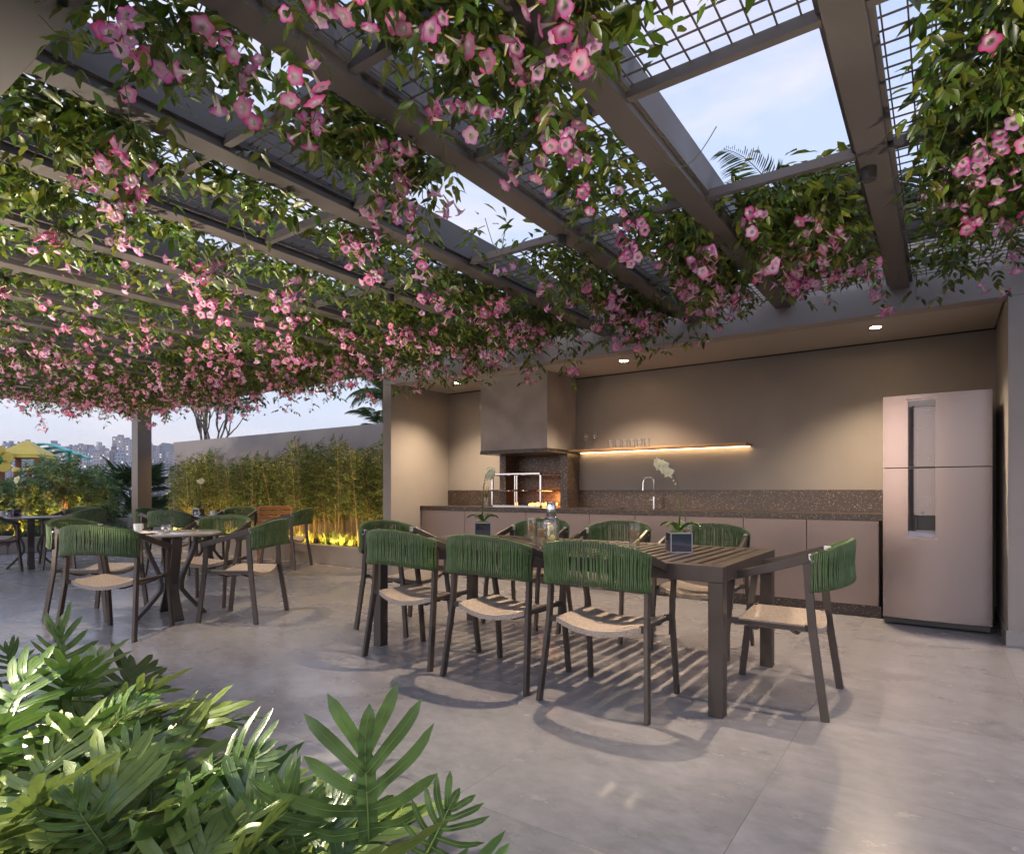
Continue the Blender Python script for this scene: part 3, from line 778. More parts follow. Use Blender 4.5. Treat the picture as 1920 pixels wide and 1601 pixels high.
for k, (dx, z, a) in enumerate(((.02, .04, .5), (-.015, .075, 1.2), (.01, .11, .8))):
    o = MB().lathe([(1e-5, 0), (.021, 0), (.023, .0015), (.021, .003), (1e-5, .003)], 16).build('lemon_slice', M['lemon'], cv, smooth=True)
    o.location = (dx, -.02, z); o.rotation_euler = (a + .8, .3 * k, 0)
def cup(label, loc, rz=0, plate=True):
    t = thing('coffee_cup', label, 'cup', loc, rz, 'white coffee cups on the bistro tables')
    MB().lathe([(.022, .012), (.03, .016), (.036, .05), (.037, .078), (.034, .078), (.033, .05), (.027, .02), (1e-5, .018)], 24).build('cup', M['white_cer'], t, smooth=True)
    MB().tube([(.035, 0, .065), (.055, 0, .06), (.055, 0, .035), (.034, 0, .03)], .004, 8).build('handle', M['white_cer'], t, smooth='all')
    MB().lathe([(.03, 0), (.045, .001), (.075, .011), (.074, .0135), (.045, .006), (1e-5, .005)], 28).build('saucer', M['white_cer'], t, smooth=True)
    return t
def globe(label, loc):
    t = thing('glass_globe', label, 'glass bowl', loc, 0, 'little round glass bowls on the bistro tables')
    MB().lathe([(.018, 0), (.03, .006), (.043, .03), (.043, .045), (.033, .066), (.031, .065), (.041, .044), (.041, .031), (.028, .009), (1e-5, .005)], 22).build('bowl', M['glass'], t, smooth='all')
    MB().lathe([(.017, .008), (.017, .022), (1e-5, .022)], 14).build('candle', M['white_cer'], t, smooth=True)
    return t
cup('white cup and saucer on the front bistro table', (-5.68, 2.45, .742), 2)
pl = MB().lathe([(.05, 0), (.07, .001), (.115, .010), (.113, .013), (.07, .005), (1e-5, .004)], 36).build('plate', M['white_cer'], smooth=True, loc=(-5.52, 2.42, .742))
tag(pl, 'white side plate lying by the cup on the front bistro table', 'plate')
globe('round glass bowl on the front bistro table, the left of the pair', (-5.55, 2.62, .742)); globe('round glass bowl on the front bistro table, the right of the pair', (-5.44, 2.57, .742))
cup('white cup on the bistro table by the bamboo', (-8.62, 4.72, .742), 1)
globe('round glass bowl beside the cup on the bamboo-side bistro table', (-8.78, 4.58, .742))
cup('white cup on the bistro table at the far left', (-10.85, 2.88, .742), 1)
globe('round glass bowl near the orchid on the far left bistro table', (-10.78, 3.10, .742))
globe('round glass bowl nearest the cup on the far left bistro table', (-10.75, 2.95, .742))

# ------------------------------------------------------------------ planters and walls
p1 = thing('bamboo_planter', 'low plastered planter wall in front of the bamboo and grass', 'planter', (-9.5, 6.5, 0))
for nm, b in (('front_wall', (-13.30, XL - .153, 5.90, 6.02, 0, .285)), ('end_wall', (-13.42, -13.30, 5.90, 7.18, 0, .285))):
    o = MB().box(*b).build(nm, M['kerb'], p1, bevel=.005); o.location = (9.5, -6.5, 0)
o = MB().box(-13.30, XL - .153, 6.02, 7.18, 0, .23).build('soil', M['soil'], p1); o.location = (9.5, -6.5, 0)
p2 = thing('hedge_planter', 'low plastered planter along the left end of the terrace', 'planter', (-13.8, 1, 0))
o = MB().box(-13.55, -13.43, -6, 5.86, 0, .27).build('front_wall', M['kerb'], p2, bevel=.005); o.location = (13.8, -1, 0)
o = MB().box(-14.6, -13.55, -6, 5.86, 0, .22).build('soil', M['soil'], p2); o.location = (13.8, -1, 0)
# curved pale planter further back
p3 = thing('curved_planter', 'curved pale concrete planter beyond the hedge-side grass', 'planter', (-17.2, 7.4, 0))
pts = [(2.4 * math.cos(a), 2.0 * math.sin(a), .25) for a in np.linspace(PI * .95, PI * 2.1, 26)]
MB().bar(pts, .16, .5, lambda i: (pts[i][0], pts[i][1], 0)).build('wall', mat('pale_concrete', (.42, .40, .40), .8, var=.1), p3)
MB().lathe([(1e-5, .36), (1.95, .34)], 24).build('soil', M['soil'], p3)
struct(MB().box(-18.5, -14.62, 4.2, 5.6, -.01, .02).build('garden_path', mat('path_concrete', (.40, .39, .40), .8, var=.12)))
bw = MB().box(-14.9, XL - .154, 7.2, 7.4, 0, 2.26).build('boundary_wall', M['plaster'], bevel=.005)
tag(bw, 'plain taupe boundary wall behind the bamboo', 'wall')

# ------------------------------------------------------------------ foliage helpers
_F = np.array([-math.sin(R(35.15)), math.cos(R(35.15))]); _R = np.array([math.cos(R(35.15)), math.sin(R(35.15))])
def ray(u, v):
    d = _F + _R * (u - 960) / 1143
    return np.array([d[0], d[1], (921 - v) / 1143])
def at_y(u, v, y):
    d = ray(u, v); return d * (y / d[1]) + np.array([0, 0, 1.1])
def at_d(u, v, D): return ray(u, v) * D + np.array([0, 0, 1.1])

LT = np.array([(0, 0, 0), (-.20, .28, .05), (0, .30, -.015), (.20, .28, .05), (-.17, .62, .02), (0, .65, -.04), (.17, .62, .02), (0, 1, -.13)])
LTRI = np.array([(0, 2, 1), (0, 3, 2), (4, 5, 7), (5, 6, 7)]); LQ = np.array([(1, 2, 5, 4), (2, 3, 6, 5)])
def unit(a): return a / np.maximum(np.linalg.norm(a, axis=-1, keepdims=True), 1e-9)
def leaf_arrays(P, D, Nn, L_, Wf=1.0):
    """P base, D axis, Nn rough normal, L_ length"""
    D = unit(D); X = unit(np.cross(D, Nn)); Z = np.cross(X, D)
    T = LT * np.array([Wf, 1, 1])
    V = P[:, None, :] + L_[:, None, None] * (T[None, :, 0, None] * X[:, None, :] + T[None, :, 1, None] * D[:, None, :] + T[None, :, 2, None] * Z[:, None, :])
    o = (np.arange(len(P)) * 8)[:, None, None]
    return V.reshape(-1, 3), [(LTRI[None] + o).reshape(-1, 3), (LQ[None] + o).reshape(-1, 4)]
def tints(n, base, amt=.35, hue=.15, alt=None, p=.2, r=rng):
    b = np.array(base)[None] * np.exp(r.normal(0, amt, (n, 1))) * (1 + r.normal(0, hue, (n, 3)))
    if alt is not None:
        k = r.random(n) < p; b[k] = np.array(alt)[None] * np.exp(r.normal(0, amt * .7, (k.sum(), 1)))
    return np.clip(np.repeat(b, 8, 0), .004, .9)
def leaves(name, P, D, Nn, L_, mt, parent, base, wf=1.0, alt=None, p=.2, amt=.35):
    P = np.asarray(P, float); V, T = leaf_arrays(P, np.asarray(D, float), np.asarray(Nn, float), np.asarray(L_, float), wf)
    return np_mesh(name, V, T, mt, parent, tints(len(P), base, amt, .12, alt, p))
def stems(name, paths, mt, parent, n=3):
    mb = MB()
    for pts, r0, r1 in paths:
        mb.tube(pts, list(np.linspace(r0, r1, len(pts))), n)
    return mb.build(name, mt, parent, smooth='all')

# ------------------------------------------------------------------ trumpet flowers (shared meshes)
def flower_mesh(lobe, edge, seed, openk=1.0):
    rr = random.Random(seed); n = 25; V = []; F = []; Cc = []
    rings = [(.0032, 0, (.55, .48, .10)), (.0046, .016, (.85, .74, .34)), (.0070, .042, (.92, .84, .76)), (.0110, .068, (.94, .78, .80)), (.017, .080, (.94, .66, .76))]
    for r, z, c in rings:
        for j in range(n):
            a = 2 * PI * j / n; V.append((r * math.cos(a), r * math.sin(a), z)); Cc.append(c)
    wob = [rr.uniform(.85, 1.12) for _ in range(5)]
    for ri, (f, dz) in enumerate(((.62, .004), (1.0, -.002))):
        for j in range(n):
            a = 2 * PI * j / n; k = int((j + 2) // 5) % 5; s = abs(math.cos(2.5 * a)) ** .5
            r = (.017 + f * (.011 + .019 * s)) * wob[k] * openk if f == 1 else .017 + .6 * (.010 + .012 * s)
            V.append((r * math.cos(a), r * math.sin(a), .080 + dz + (.005 * rr.uniform(-1, 1) if f == 1 else 0) - .004 * (s < .4)))
            Cc.append(lobe if f < 1 else edge)
    for i in range(len(rings) + 1):
        for j in range(n): F.append((i * n + j, i * n + (j + 1) % n, (i + 1) * n + (j + 1) % n, (i + 1) * n + j))
    me = bpy.data.meshes.new('flower'); me.from_pydata(V, [], F); me.materials.append(M['petal'])
    a = me.color_attributes.new('tint', 'FLOAT_COLOR', 'POINT')
    a.data.foreach_set('color', np.array([(*c, 1) for c in Cc], np.float32).ravel())
    me.polygons.foreach_set('use_smooth', [True] * len(F)); me.update()
    return me
FL = [flower_mesh((.93, .42, .76), (.87, .09, .50), 1), flower_mesh((.93, .32, .58), (.88, .04, .33), 2, 1.05), flower_mesh((.94, .60, .85), (.90, .30, .66), 3, .95),
      flower_mesh((.88, .54, .84), (.76, .24, .70), 4), flower_mesh((.94, .50, .68), (.90, .16, .44), 5, 1.1), flower_mesh((.92, .36, .72), (.85, .06, .48), 6, .9)]
FLNP = {}
for me in FL:
    v = np.array([q.co[:] for q in me.vertices]); q = np.array([p.vertices[:] for p in me.polygons]); c_ = np.array([x.color[:3] for x in me.color_attributes['tint'].data]); FLNP[me.name] = (v, q, c_)
_b = MB(); _b.lathe([(.002, 0), (.005, .012), (.006, .022), (.004, .034), (1e-5, .04)], 8)
_bo = _b.build('bud', M['petal']); BUD = _bo.data; bpy.data.objects.remove(_bo)
_a = BUD.color_attributes.new('tint', 'FLOAT_COLOR', 'POINT')
_a.data.foreach_set('color', np.array([(.8, .72, .55, 1) if v.co.z < .02 else (.75, .06, .12, 1) for v in BUD.vertices], np.float32).ravel())

SPOTS = np.array([(-.285, 3.40), (-1.90, 3.22), (-3.58, 3.40), (-5.29, 2.70)])
NFL = [0]
def flower(parent, p, d, sc):
    me = BUD if random.random() < .10 else random.choice(FL)
    o = bpy.data.objects.new(me.name.split('.')[0], me); C.objects.link(o)
    o.location = Vector(p) - parent.location; q = Vector(d).to_track_quat('Z', 'Y') @ Matrix.Rotation(random.uniform(0, 6.28), 3, 'Z').to_quaternion()
    o.rotation_mode = 'QUATERNION'; o.rotation_quaternion = q; o.scale = (sc,) * 3; o.parent = parent; NFL[0] += 1

def vine(label, xa, xb, zones, nflow, fbox=None):
    """zones: (x0,x1,y0,y1, strands per m2, mat leaves per m2, hang)"""
    c = Vector(((xa + xb) / 2, 3.0, 2.72))
    t = thing('flowering_vine', label, 'climbing plant', c, 0, 'pink trumpet vines on the pergola')
    P = []; D = []; Nn = []; Ls = []; paths = []; tips = []
    for (x0, x1, y0, y1, ns, nm, hang) in zones:
        ar = (x1 - x0) * (y1 - y0)
        k = int(ar * nm * 1.7)
        if k:
            q = np.stack([rng.uniform(x0, x1, k), rng.uniform(y0, y1, k), 2.70 + np.abs(rng.normal(0, .09, k)) - .07 * rng.random(k)], 1)
            # clumping: pull toward random centres
            cen = np.stack([rng.uniform(x0, x1, 14), rng.uniform(y0, y1, 14)], 1)[rng.integers(0, 14, k)]
            w = rng.uniform(0, .45, (k, 1)); q[:, :2] = q[:, :2] * (1 - w) + cen * w
            P.append(q); D.append(np.stack([rng.normal(0, 1, k), rng.normal(0, 1, k), rng.normal(-.35, .45, k)], 1))
            Nn.append(np.stack([rng.normal(0, .5, k), rng.normal(0, .5, k), np.ones(k)], 1)); Ls.append(rng.uniform(.06, .11, k))
        for _ in range(int(ar * ns * .8)):
            p = np.array([x0 + (x1 - x0) * random.uniform(.12, .88), random.uniform(y0, y1), 2.73])
            if math.sin(p[1] * 4.1 + xa * 2.7) + math.sin(p[1] * 9.3 + xa) < random.uniform(-1.9, .3) - (.3 if xa > -4 else 0): continue
            h = hang * (random.uniform(.15, .62) if random.random() < .8 else random.uniform(.6, 1.15))
            v = np.array([random.gauss(0, .42), random.gauss(0, .9), -.3]); v /= np.linalg.norm(v); pts = [p.copy()]
            n = max(4, int(h / .032) + 3); side = random.random() * 6.28
            for s in range(n):
                v = v * .80 + np.array([random.gauss(0, .12), random.gauss(0, .18), -.24]); v /= np.linalg.norm(v)
                p = p + v * .034; pts.append(p.copy())
                if s % 2 == 0 or s == n - 1:
                    side += 2.4
                    rd = unit(np.array([math.cos(side), math.sin(side), -.25 + random.gauss(0, .2)])) + v * .35
                    rl = random.uniform(.05, .10); nl = random.choice((3, 5, 5))
                    sd = np.cross(rd, (0, 0, 1)); sd /= np.linalg.norm(sd) + 1e-6
                    for m in range(nl):
                        if m == nl - 1: b, dd = 1.0, rd + np.array([0, 0, -.3])
                        else: b, dd = .35 + .35 * (m // 2), rd * .7 + sd * (1 if m % 2 else -1) * .9 + np.array([0, 0, -.25])
                        P.append((p + rd * rl * b)[None]); D.append((dd + np.array([random.gauss(0, .15) for _ in range(3)]))[None])
                        Nn.append(np.array([[random.gauss(0, .35), random.gauss(0, .35), 1]])); Ls.append(np.array([random.uniform(.042, .080)]))
            paths.append(([tuple(q - np.array(c)) for q in pts], .0035, .0015)); tips.append((pts, h))
    P = np.concatenate(P); D = np.concatenate(D); Nn = np.concatenate(Nn); Ls = np.concatenate(Ls)
    ok = (np.min(np.hypot(P[:, None, 0] - SPOTS[None, :, 0], P[:, None, 1] - SPOTS[None, :, 1]), 1) > .26) | (P[:, 2] > 2.66)
    P = P[ok] - np.array(c); D = D[ok]; Nn = Nn[ok]; Ls = Ls[ok]
    for _ in range(int(2 + 2 * random.random())):     # woody old stems lying on the mesh
        xx = random.uniform(xa + .25, xb - .05); ph = random.uniform(0, 6); zz_ = max(zones, key=lambda q: q[3] - q[2] + random.random() * .4); y0 = zz_[2]; y1 = zz_[3]
        paths.append(([(xx + .07 * math.sin(ph + y * 2.6) + .03 * math.sin(ph + y * 7) - c[0], y - c[1], 2.745 + .02 * math.sin(y * 5 + ph) - c[2]) for y in np.arange(y0, y1, .12)], .011, .006))
    for _ in range(7):      # thin bare runners arching below
        x0, y0 = random.uniform(xa + .2, xb), random.uniform(zones[0][2], zones[-1][3] - .3); a = random.uniform(0, 6.28); l = random.uniform(.3, .6); dp = random.uniform(.08, .22)
        paths.append(([(x0 + l * .5 * u * math.cos(a) - c[0], y0 + l * u * math.sin(a) - c[1], 2.72 - dp * math.sin(u * PI * .8) - c[2]) for u in np.linspace(0, 1, 9)], .0028, .0014))
    leaves('foliage', P, D, Nn, Ls, M['leaf'], t, (.080, .130, .014), 1.0, (.17, .19, .02), .25)
    stems('stems', paths, M['stem'], t)
    random.shuffle(tips); i = 0; fl = []
    while len(fl) < nflow and tips:
        pts, h = tips[i % len(tips)]; i += 1
        base = pts[random.randint(len(pts) // 2, len(pts) - 1)]; k = random.choice((2, 3, 4, 5, 6, 7, 8))
        main = unit(np.array([random.gauss(.15, .6), random.gauss(-.35, .6), random.gauss(-.5, .35)]))
        for _ in range(k):
            o = np.array([random.gauss(0, .036), random.gauss(0, .036), random.gauss(-.055, .04)])
            if np.min(np.hypot(*(SPOTS - (base + o)[:2]).T)) < .34: continue
            fl.append((base + o, tuple(unit(main + np.array([random.gauss(0, .45) for _ in range(3)]))), random.uniform(.54, .76)))
    fl.sort(key=lambda q: (q[0][0] ** 2 + q[0][1] ** 2))
    for p, d, sc in fl[:98]: flower(t, p, d, sc)
    if fl[98:]:
        Vs = []; Qs = []; Cs = []; o = 0
        for p, d, sc in fl[98:]:
            me = random.choice(FL); v, q, c_ = FLNP[me.name]; Rm = np.array(Vector(d).to_track_quat('Z', 'Y').to_matrix())
            Vs.append(v @ Rm.T * sc + p - np.array(c)); Qs.append(q + o); Cs.append(c_); o += len(v)
        struct(np_mesh('far_flowers', np.concatenate(Vs), [np.concatenate(Qs)], M['petal'], t, np.concatenate(Cs)), 'stuff')
    return t

def B(i): return bays[i]
def z_(i, y0, y1, ns, nm, hang, fx0=.34, fx1=1.04):
    a, b = bays[i]; return (a + (b - a) * fx0, a + (b - a) * fx1, y0, y1, ns, nm, hang)
vine('pink trumpet vine covering the bay nearest the fridge, at the right picture edge', *B(0), [z_(0, .9, 2.3, 44, 800, .30, .2, 1), z_(0, 2.3, 4.9, 60, 1100, .26, .12, 1), z_(0, 4.9, 5.4, 30, 300, .2, 0, .5)], 98)
vine('pink trumpet vine around the widest open sky panel, blooming thickly along its kitchen end', *B(1), [z_(1, .9, 2.15, 70, 700, .34, -.06, .42), z_(1, 1.5, 2.2, 8, 30, .2, .45, 1), z_(1, 3.36, 4.95, 105, 1000, .26, 0, 1), z_(1, 4.9, 5.3, 20, 150, .22)], 210)
vine('pink trumpet vine in the fully meshed bay left of the widest sky panel', *B(2), [z_(2, .85, 2.2, 74, 900, .28, .28, 1.02), z_(2, 2.0, 3.3, 50, 420, .26, .25, 1), z_(2, 3.3, 5.0, 62, 1050, .38), z_(2, 4.4, 5.3, 46, 200, .38, 0, .6)], 230)
vine('pink trumpet vine with strands dangling before the small sky opening above the carafe', *B(3), [z_(3, .82, 1.4, 70, 620, .30, .3, 1.0), z_(3, 1.5, 2.25, 80, 1000, .24, .3, 1), z_(3, 2.3, 2.6, 26, 0, .42, 0, .5), z_(3, 2.8, 3.2, 34, 60, .36, .4, 1), z_(3, 3.3, 4.4, 40, 500, .3), z_(3, 4.2, 5.4, 64, 1100, .38)], 240)
names = ['bay second left of carafe', 'bay over the left head of the long table', 'bay left of the long table', 'bay between the two dining areas', 'bay over the armchair right of front bistro table',
         'bay straight over the front bistro table', 'bay just left of the front bistro table', 'bay over the bamboo-side bistro table', 'bay next to the column on its kitchen side', 'bay over the far left bistro table',
         'last but one bay before lone column', 'outermost bay beside the lone column']
for i in range(4, len(bays)):
    zs = [z_(i, .82, 1.35, 66, 950, .33, .2)] if i < 8 else []
    zs += [z_(i, 1.3, 2.2, 34, 420, .20), z_(i, 2.2, 3.4, 40, 380, .22), z_(i, 3.3, 4.4, 66, 760, .28, .2), z_(i, 4.3, 5.34, 66, 1000, .40, .05)]
    if i == len(bays) - 1: zs = [z_(i, 1.2, 5.3, 60, 700, .40)]
    vine('pink trumpet vine trailing below the pergola, ' + names[i - 4], *B(i), zs, 230)

# ------------------------------------------------------------------ philodendron bed
M['philo'] = mat('philodendron_leaf', (.07, .14, .03), .30, tint=True, transl=.22, spec=.6, bump=.15, bscale=120)
M['leaf_rib'] = mat('leaf_rib', (.24, .30, .09), .45)
def philo_leaf(rr, L_):
    """pinnately lobed leaf lying along +Y, returns verts, faces"""
    V = []; F = []; veins = []
    n = 6; wb = .10
    def spine(u): return Vector((0, u * L_, -.16 * L_ * u * u))
    def lobe(b0, ang, ln_, w, s):
        p0 = spine(b0); d = Vector((s * math.sin(ang), math.cos(ang), 0)); k = len(V); pr = Vector((-d.y, d.x, 0)) * (1 if s > 0 else -1)
        m = 7; cv = rr.uniform(-.16, .16); dz = rr.uniform(-.12, .14)
        for i in range(m + 1):
            u = i / m; ww = w * (.95 + .35 * u if u < .55 else 1.14 * max(0, 1 - ((u - .55) / .45) ** 3.6) ** .8 + .02)
            c = p0 + d * (ln_ * u) + Vector((0, ln_ * (.22 * u * u), -.30 * ln_ * u * u + .14 * ln_ * u + dz * ln_ * u ** 1.5 + .012 * L_ * math.sin(u * 9 + cv * 40))) + pr * (cv * ln_ * u * u)
            for q in (-1, 0, 1): V.append(c + pr * (ww * q) + Vector((0, 0, (.18 * ww) * abs(q))))
        veins.append([tuple(Vector(V[k + i * 3 + 1]) + Vector((0, 0, .002))) for i in range(m)])
        for i in range(m):
            for q in range(2): a = k + i * 3 + q; F.append((a, a + 1, a + 4, a + 3))
    for i in range(n):
        u = i / (n - 1); b = .02 + .80 * u
        prof = (.40 + .32 * math.sin(min(u * 1.25 + .12, 1) * PI * .62)) * (1 - .42 * max(u - .5, 0))
        ang = R(118) * (1 - u) ** 1.3 + R(34) * (1 - (1 - u) ** 1.3)
        for s in (-1, 1): lobe(b, ang + rr.uniform(-.16, .16), L_ * prof * rr.uniform(.78, 1.14), L_ * .054, s)
    lobe(.80, 0.0, L_ * .38, L_ * .056, 1)
    k = len(V)
    for i in range(9):
        u = i / 8; c = spine(u * .88); w = L_ * (.085 if 0 < i < 8 else .02)
        V.extend([c + Vector((-w, 0, .012 * L_)), c, c + Vector((w, 0, .012 * L_))])
    for i in range(8):
        for q in range(2): a = k + i * 3 + q; F.append((a, a + 1, a + 4, a + 3))
    rib = [spine(u) + Vector((0, 0, .004)) for u in np.linspace(0, .98, 7)]
    return V, F, rib, veins
def philodendron(label, loc, n, h, seed, sz=.30, spread=1.0, hero=()):
    rr = random.Random(seed); t = thing('philodendron', label, 'plant', loc, 0, 'split-leaf philodendrons in the front bed')
    AV = []; Q = []; col = []; paths = []; ribs = []
    for i in range(n):
        a = i * 2.399 + rr.uniform(-.3, .3); fr = math.sqrt((i + .6) / n); L_ = sz * rr.uniform(.8, 1.12)
        tilt = R(20 + 62 * fr) ; top = Vector((.34 * fr * spread * math.cos(a), .34 * fr * spread * math.sin(a), h * (1.02 - .50 * fr * fr) * rr.uniform(.85, 1.05)))
        V, F, rib, vns = philo_leaf(rr, L_)
        Mx = Matrix.Translation(top) @ Matrix.Rotation(a - PI / 2, 4, 'Z') @ Matrix.Rotation(PI / 2 - tilt + rr.uniform(-.2, .2), 4, 'X') @ Matrix.Rotation(rr.uniform(-.5, .5), 4, 'Y')
        o = sum(len(x) for x in AV); AV.append([tuple(Mx @ v) for v in V]); Q += [tuple(k + o for k in f) for f in F]
        g = math.exp(rr.gauss(0, .28)); b = (.105 * g, .185 * g, .042 * g) if rr.random() < .65 else (.22 * g, .28 * g, .07 * g)
        col.append(np.repeat(np.array([b]), len(V), 0))
        paths.append(([(0.02 * math.cos(a), .02 * math.sin(a), 0), tuple(Vector((top.x * .35, top.y * .35, top.z * .62))), tuple(top)], .006, .004))
        ribs.append(([tuple(Mx @ v) for v in rib], .0028, .001)); ribs += [([tuple(Mx @ Vector(v)) for v in q_], .0013, .0006) for q_ in vns]
    for (b, e, D0) in hero:
        p0 = Vector(at_d(*b, D0)) - Vector(loc); p1 = Vector(at_d(*e, D0 * .98)) - Vector(loc); ax = p1 - p0; L_ = ax.length * .92; V, F, rib, vns = philo_leaf(rr, L_)
        y = ax.normalized(); zz = Vector((.57 + rr.uniform(-.3, .3), -.82 + rr.uniform(-.3, .3), .55)); x = y.cross(zz).normalized(); zz = x.cross(y)
        Mx = Matrix.Translation(p0) @ Matrix((x, y, zz)).transposed().to_4x4()
        o = sum(len(q) for q in AV); AV.append([tuple(Mx @ v) for v in V]); Q += [tuple(k + o for k in f) for f in F]
        col.append(np.array([(.12, .195, .055)]) * (1 + .25 * np.random.default_rng(len(V)).normal(0, 1, (len(V) // 3 + 1, 1)).repeat(3, 0)[:len(V)]).clip(.6, 1.5)); ribs.append(([tuple(Mx @ v) for v in rib], .0032, .001)); ribs += [([tuple(Mx @ Vector(v)) for v in q_], .0014, .0006) for q_ in vns]
        paths.append(([(0, 0, 0), tuple(p0 * .5 + Vector((0, 0, .03))), tuple(p0)], .006, .004))
    np_mesh('foliage', np.array(sum(AV, [])), [np.array(Q)], M['philo'], t, np.concatenate(col))
    stems('stems', paths, M['stem'], t, 5); stems('leaf_ribs', ribs, M['leaf_rib'], t, 3)
    return t
PH = [(-1.20, .80, 7, .10, .31, 'philodendron at the right tip of the front bed, its tallest split leaf standing upright', [((692, 1590), (684, 1368), 1.52), ((560, 1601), (520, 1475), 1.55)]),
      (-1.00, .72, 6, .03, .28, 'small philodendron lowest at the bottom edge, furthest right in the bed', [((800, 1600), (850, 1500), 1.42)]),
      (-1.46, .74, 9, .12, .30, 'philodendron in the bed just left of the tallest leaf', [((440, 1590), (556, 1486), 1.55)]), (-1.80, .80, 9, .06, .30, 'philodendron with dark open leaves toward the floor, middle of the bed', [((388, 1487), (490, 1398), 1.85), ((285, 1480), (222, 1398), 1.8)]),
      (-1.58, .52, 12, .14, .31, 'brightly lit philodendron at the bottom edge, below the middle of the bed', [((200, 1590), (120, 1490), 1.5)]), (-2.12, .66, 12, .10, .30, 'lime-bright philodendron in the thick of the bed', [((180, 1400), (235, 1330), 2.1)]),
      (-2.00, .48, 12, .20, .31, 'pale-lit philodendron at the bottom left corner', ()), (-2.42, .80, 11, .13, .29, 'philodendron at the left picture edge, below the two upright leaves', [((140, 1335), (160, 1262), 2.5)]),
      (-2.85, .92, 10, .24, .28, 'philodendron furthest back in the bed, below the front armchair', [((30, 1270), (10, 1215), 2.9)]), (-1.26, .52, 8, .08, .29, 'low philodendron at the bottom edge beneath the tall leaf', ()),
      (-2.50, .60, 11, .26, .29, 'shadowed philodendron cut by the left picture edge', ()), (-2.70, 1.08, 5, .14, .24, 'philodendron whose single leaf overlaps the front armchair leg', [((122, 1262), (103, 1172), 2.85)])]
for k, (x, y, n, h, sz, lb, he) in enumerate(PH): philodendron(lb, (x, y, .015), n, h, 40 + k, sz, 1.0, he)
struct(MB().add([(x, y, .012) for x, y in ((-6, 1.0), (-6, -.6), (-.75, -.3), (-.72, .72), (-1.5, 1.0), (-2.7, 1.22))], [(0, 1, 2, 3, 4, 5)]).build('garden_bed', M['soil']))

# ------------------------------------------------------------------ bamboo, grasses, hedge
M['bamboo_leaf'] = mat('bamboo_leaf', (.08, .13, .03), .5, tint=True, transl=.3)
M['cane'] = mat('bamboo_cane', (.34, .26, .10), .45, var=.3, vscale=12)
M['shrub_leaf'] = mat('shrub_leaf', (.07, .12, .04), .4, tint=True, transl=.25)
def bamboo_mesh(seed):
    r = np.random.default_rng(seed); t = thing('bamboo', 'slender bamboo clump leaning left before the taupe wall', 'bamboo', (0, 0, 0), 0, 'bamboo clumps along the boundary wall')
    P = []; D = []; Nn = []; Ls = []; paths = []
    for k in range(7):
        b = np.array([r.normal(0, .13), r.normal(0, .10), 0]); h = r.uniform(1.15, 1.75); le = np.array([-r.uniform(.05, .22), r.normal(0, .05)])
        pts = [b + np.array([le[0] * u ** 1.5 * h, le[1] * u * h, h * u]) for u in np.linspace(0, 1, 8)]
        paths.append(([tuple(p) for p in pts], .0075, .002))
        for u in np.arange(.30, 1.0, .035):
            p = pts[0] + np.array([le[0] * u ** 1.5 * h, le[1] * u * h, h * u])
            for _ in range(2):
                a = r.uniform(0, 6.28); ln_ = r.uniform(.10, .26) * (1.15 - .5 * u); d = np.array([math.cos(a), math.sin(a), r.uniform(.1, .7)]); e = p + d * ln_
                paths.append(([tuple(p), tuple(p + d * ln_ * .6 + np.array([0, 0, .01])), tuple(e)], .002, .001))
                m = r.integers(5, 9)
                w = r.uniform(.35, 1.05, (m, 1)); P.append(p + d * ln_ * w)
                D.append(d * .8 + r.normal(0, .7, (m, 3)) + np.array([0, 0, -.35])); Nn.append(np.stack([r.normal(0, .5, m), r.normal(0, .5, m), np.ones(m)], 1)); Ls.append(r.uniform(.06, .12, m))
    leaves('foliage', np.concatenate(P), np.concatenate(D), np.concatenate(Nn), np.concatenate(Ls), M['bamboo_leaf'], t, (.075, .125, .028), .36, (.16, .19, .05), .25)
    stems('canes', paths, M['cane'], t, 4)
    return t
BV = [bamboo_mesh(s) for s in (1, 2, 3)]
k = 0
for row, y in enumerate((6.42, 6.88)):
    for x in np.arange(-13.0, -6.2, .40):
        src = BV[k % 3]; o = src if k < 3 else dup(src, (0, 0, 0), 0)
        o.location = (x + random.uniform(-.12, .12) + .2 * row, y + random.uniform(-.1, .1), .23); o.rotation_euler = (0, 0, random.uniform(-.5, .5)); o.scale = (1, 1, random.uniform(.82, 1.08) * (1.0 if x > -11 else .98)); k += 1

def blades(name, boxes, n, ln_, base, alt, mt, w=.012, arch=1.0):
    V = []; Q = []; T = []; col = []
    k = 0
    for (x0, x1, y0, y1, z) in boxes:
        m = int(n * (x1 - x0) * (y1 - y0)); tc_ = [(random.uniform(x0, x1), random.uniform(y0, y1)) for _ in range(max(1, m // 26))]
        for i in range(m):
            cx, cy = tc_[i % len(tc_)]; a = random.uniform(0, 6.28); l = random.uniform(*ln_); cx += random.gauss(0, .02); cy += random.gauss(0, .02)
            g = math.exp(random.gauss(0, .25)); c = base if random.random() < .7 else alt; sp = random.uniform(.35, 1.0) * arch
            for j in range(6):
                u = j / 5; rr_ = l * sp * u ** 1.4 * .8; zz = z + l * (u - .55 * sp * u * u); ww = w * .5 * (1 - u ** 2) + .0006
                px, py = cx + rr_ * math.cos(a), cy + rr_ * math.sin(a); sx, sy = -math.sin(a) * ww, math.cos(a) * ww
                V += [(px - sx, py - sy, zz), (px + sx, py + sy, zz)]; col += [(c[0] * g, c[1] * g, c[2] * g)] * 2
                if j: Q.append((k - 2, k - 1, k + 1, k))
                k += 2
    o = np_mesh(name, np.array(V), [np.array(Q)], mt, None, np.array(col)); return o
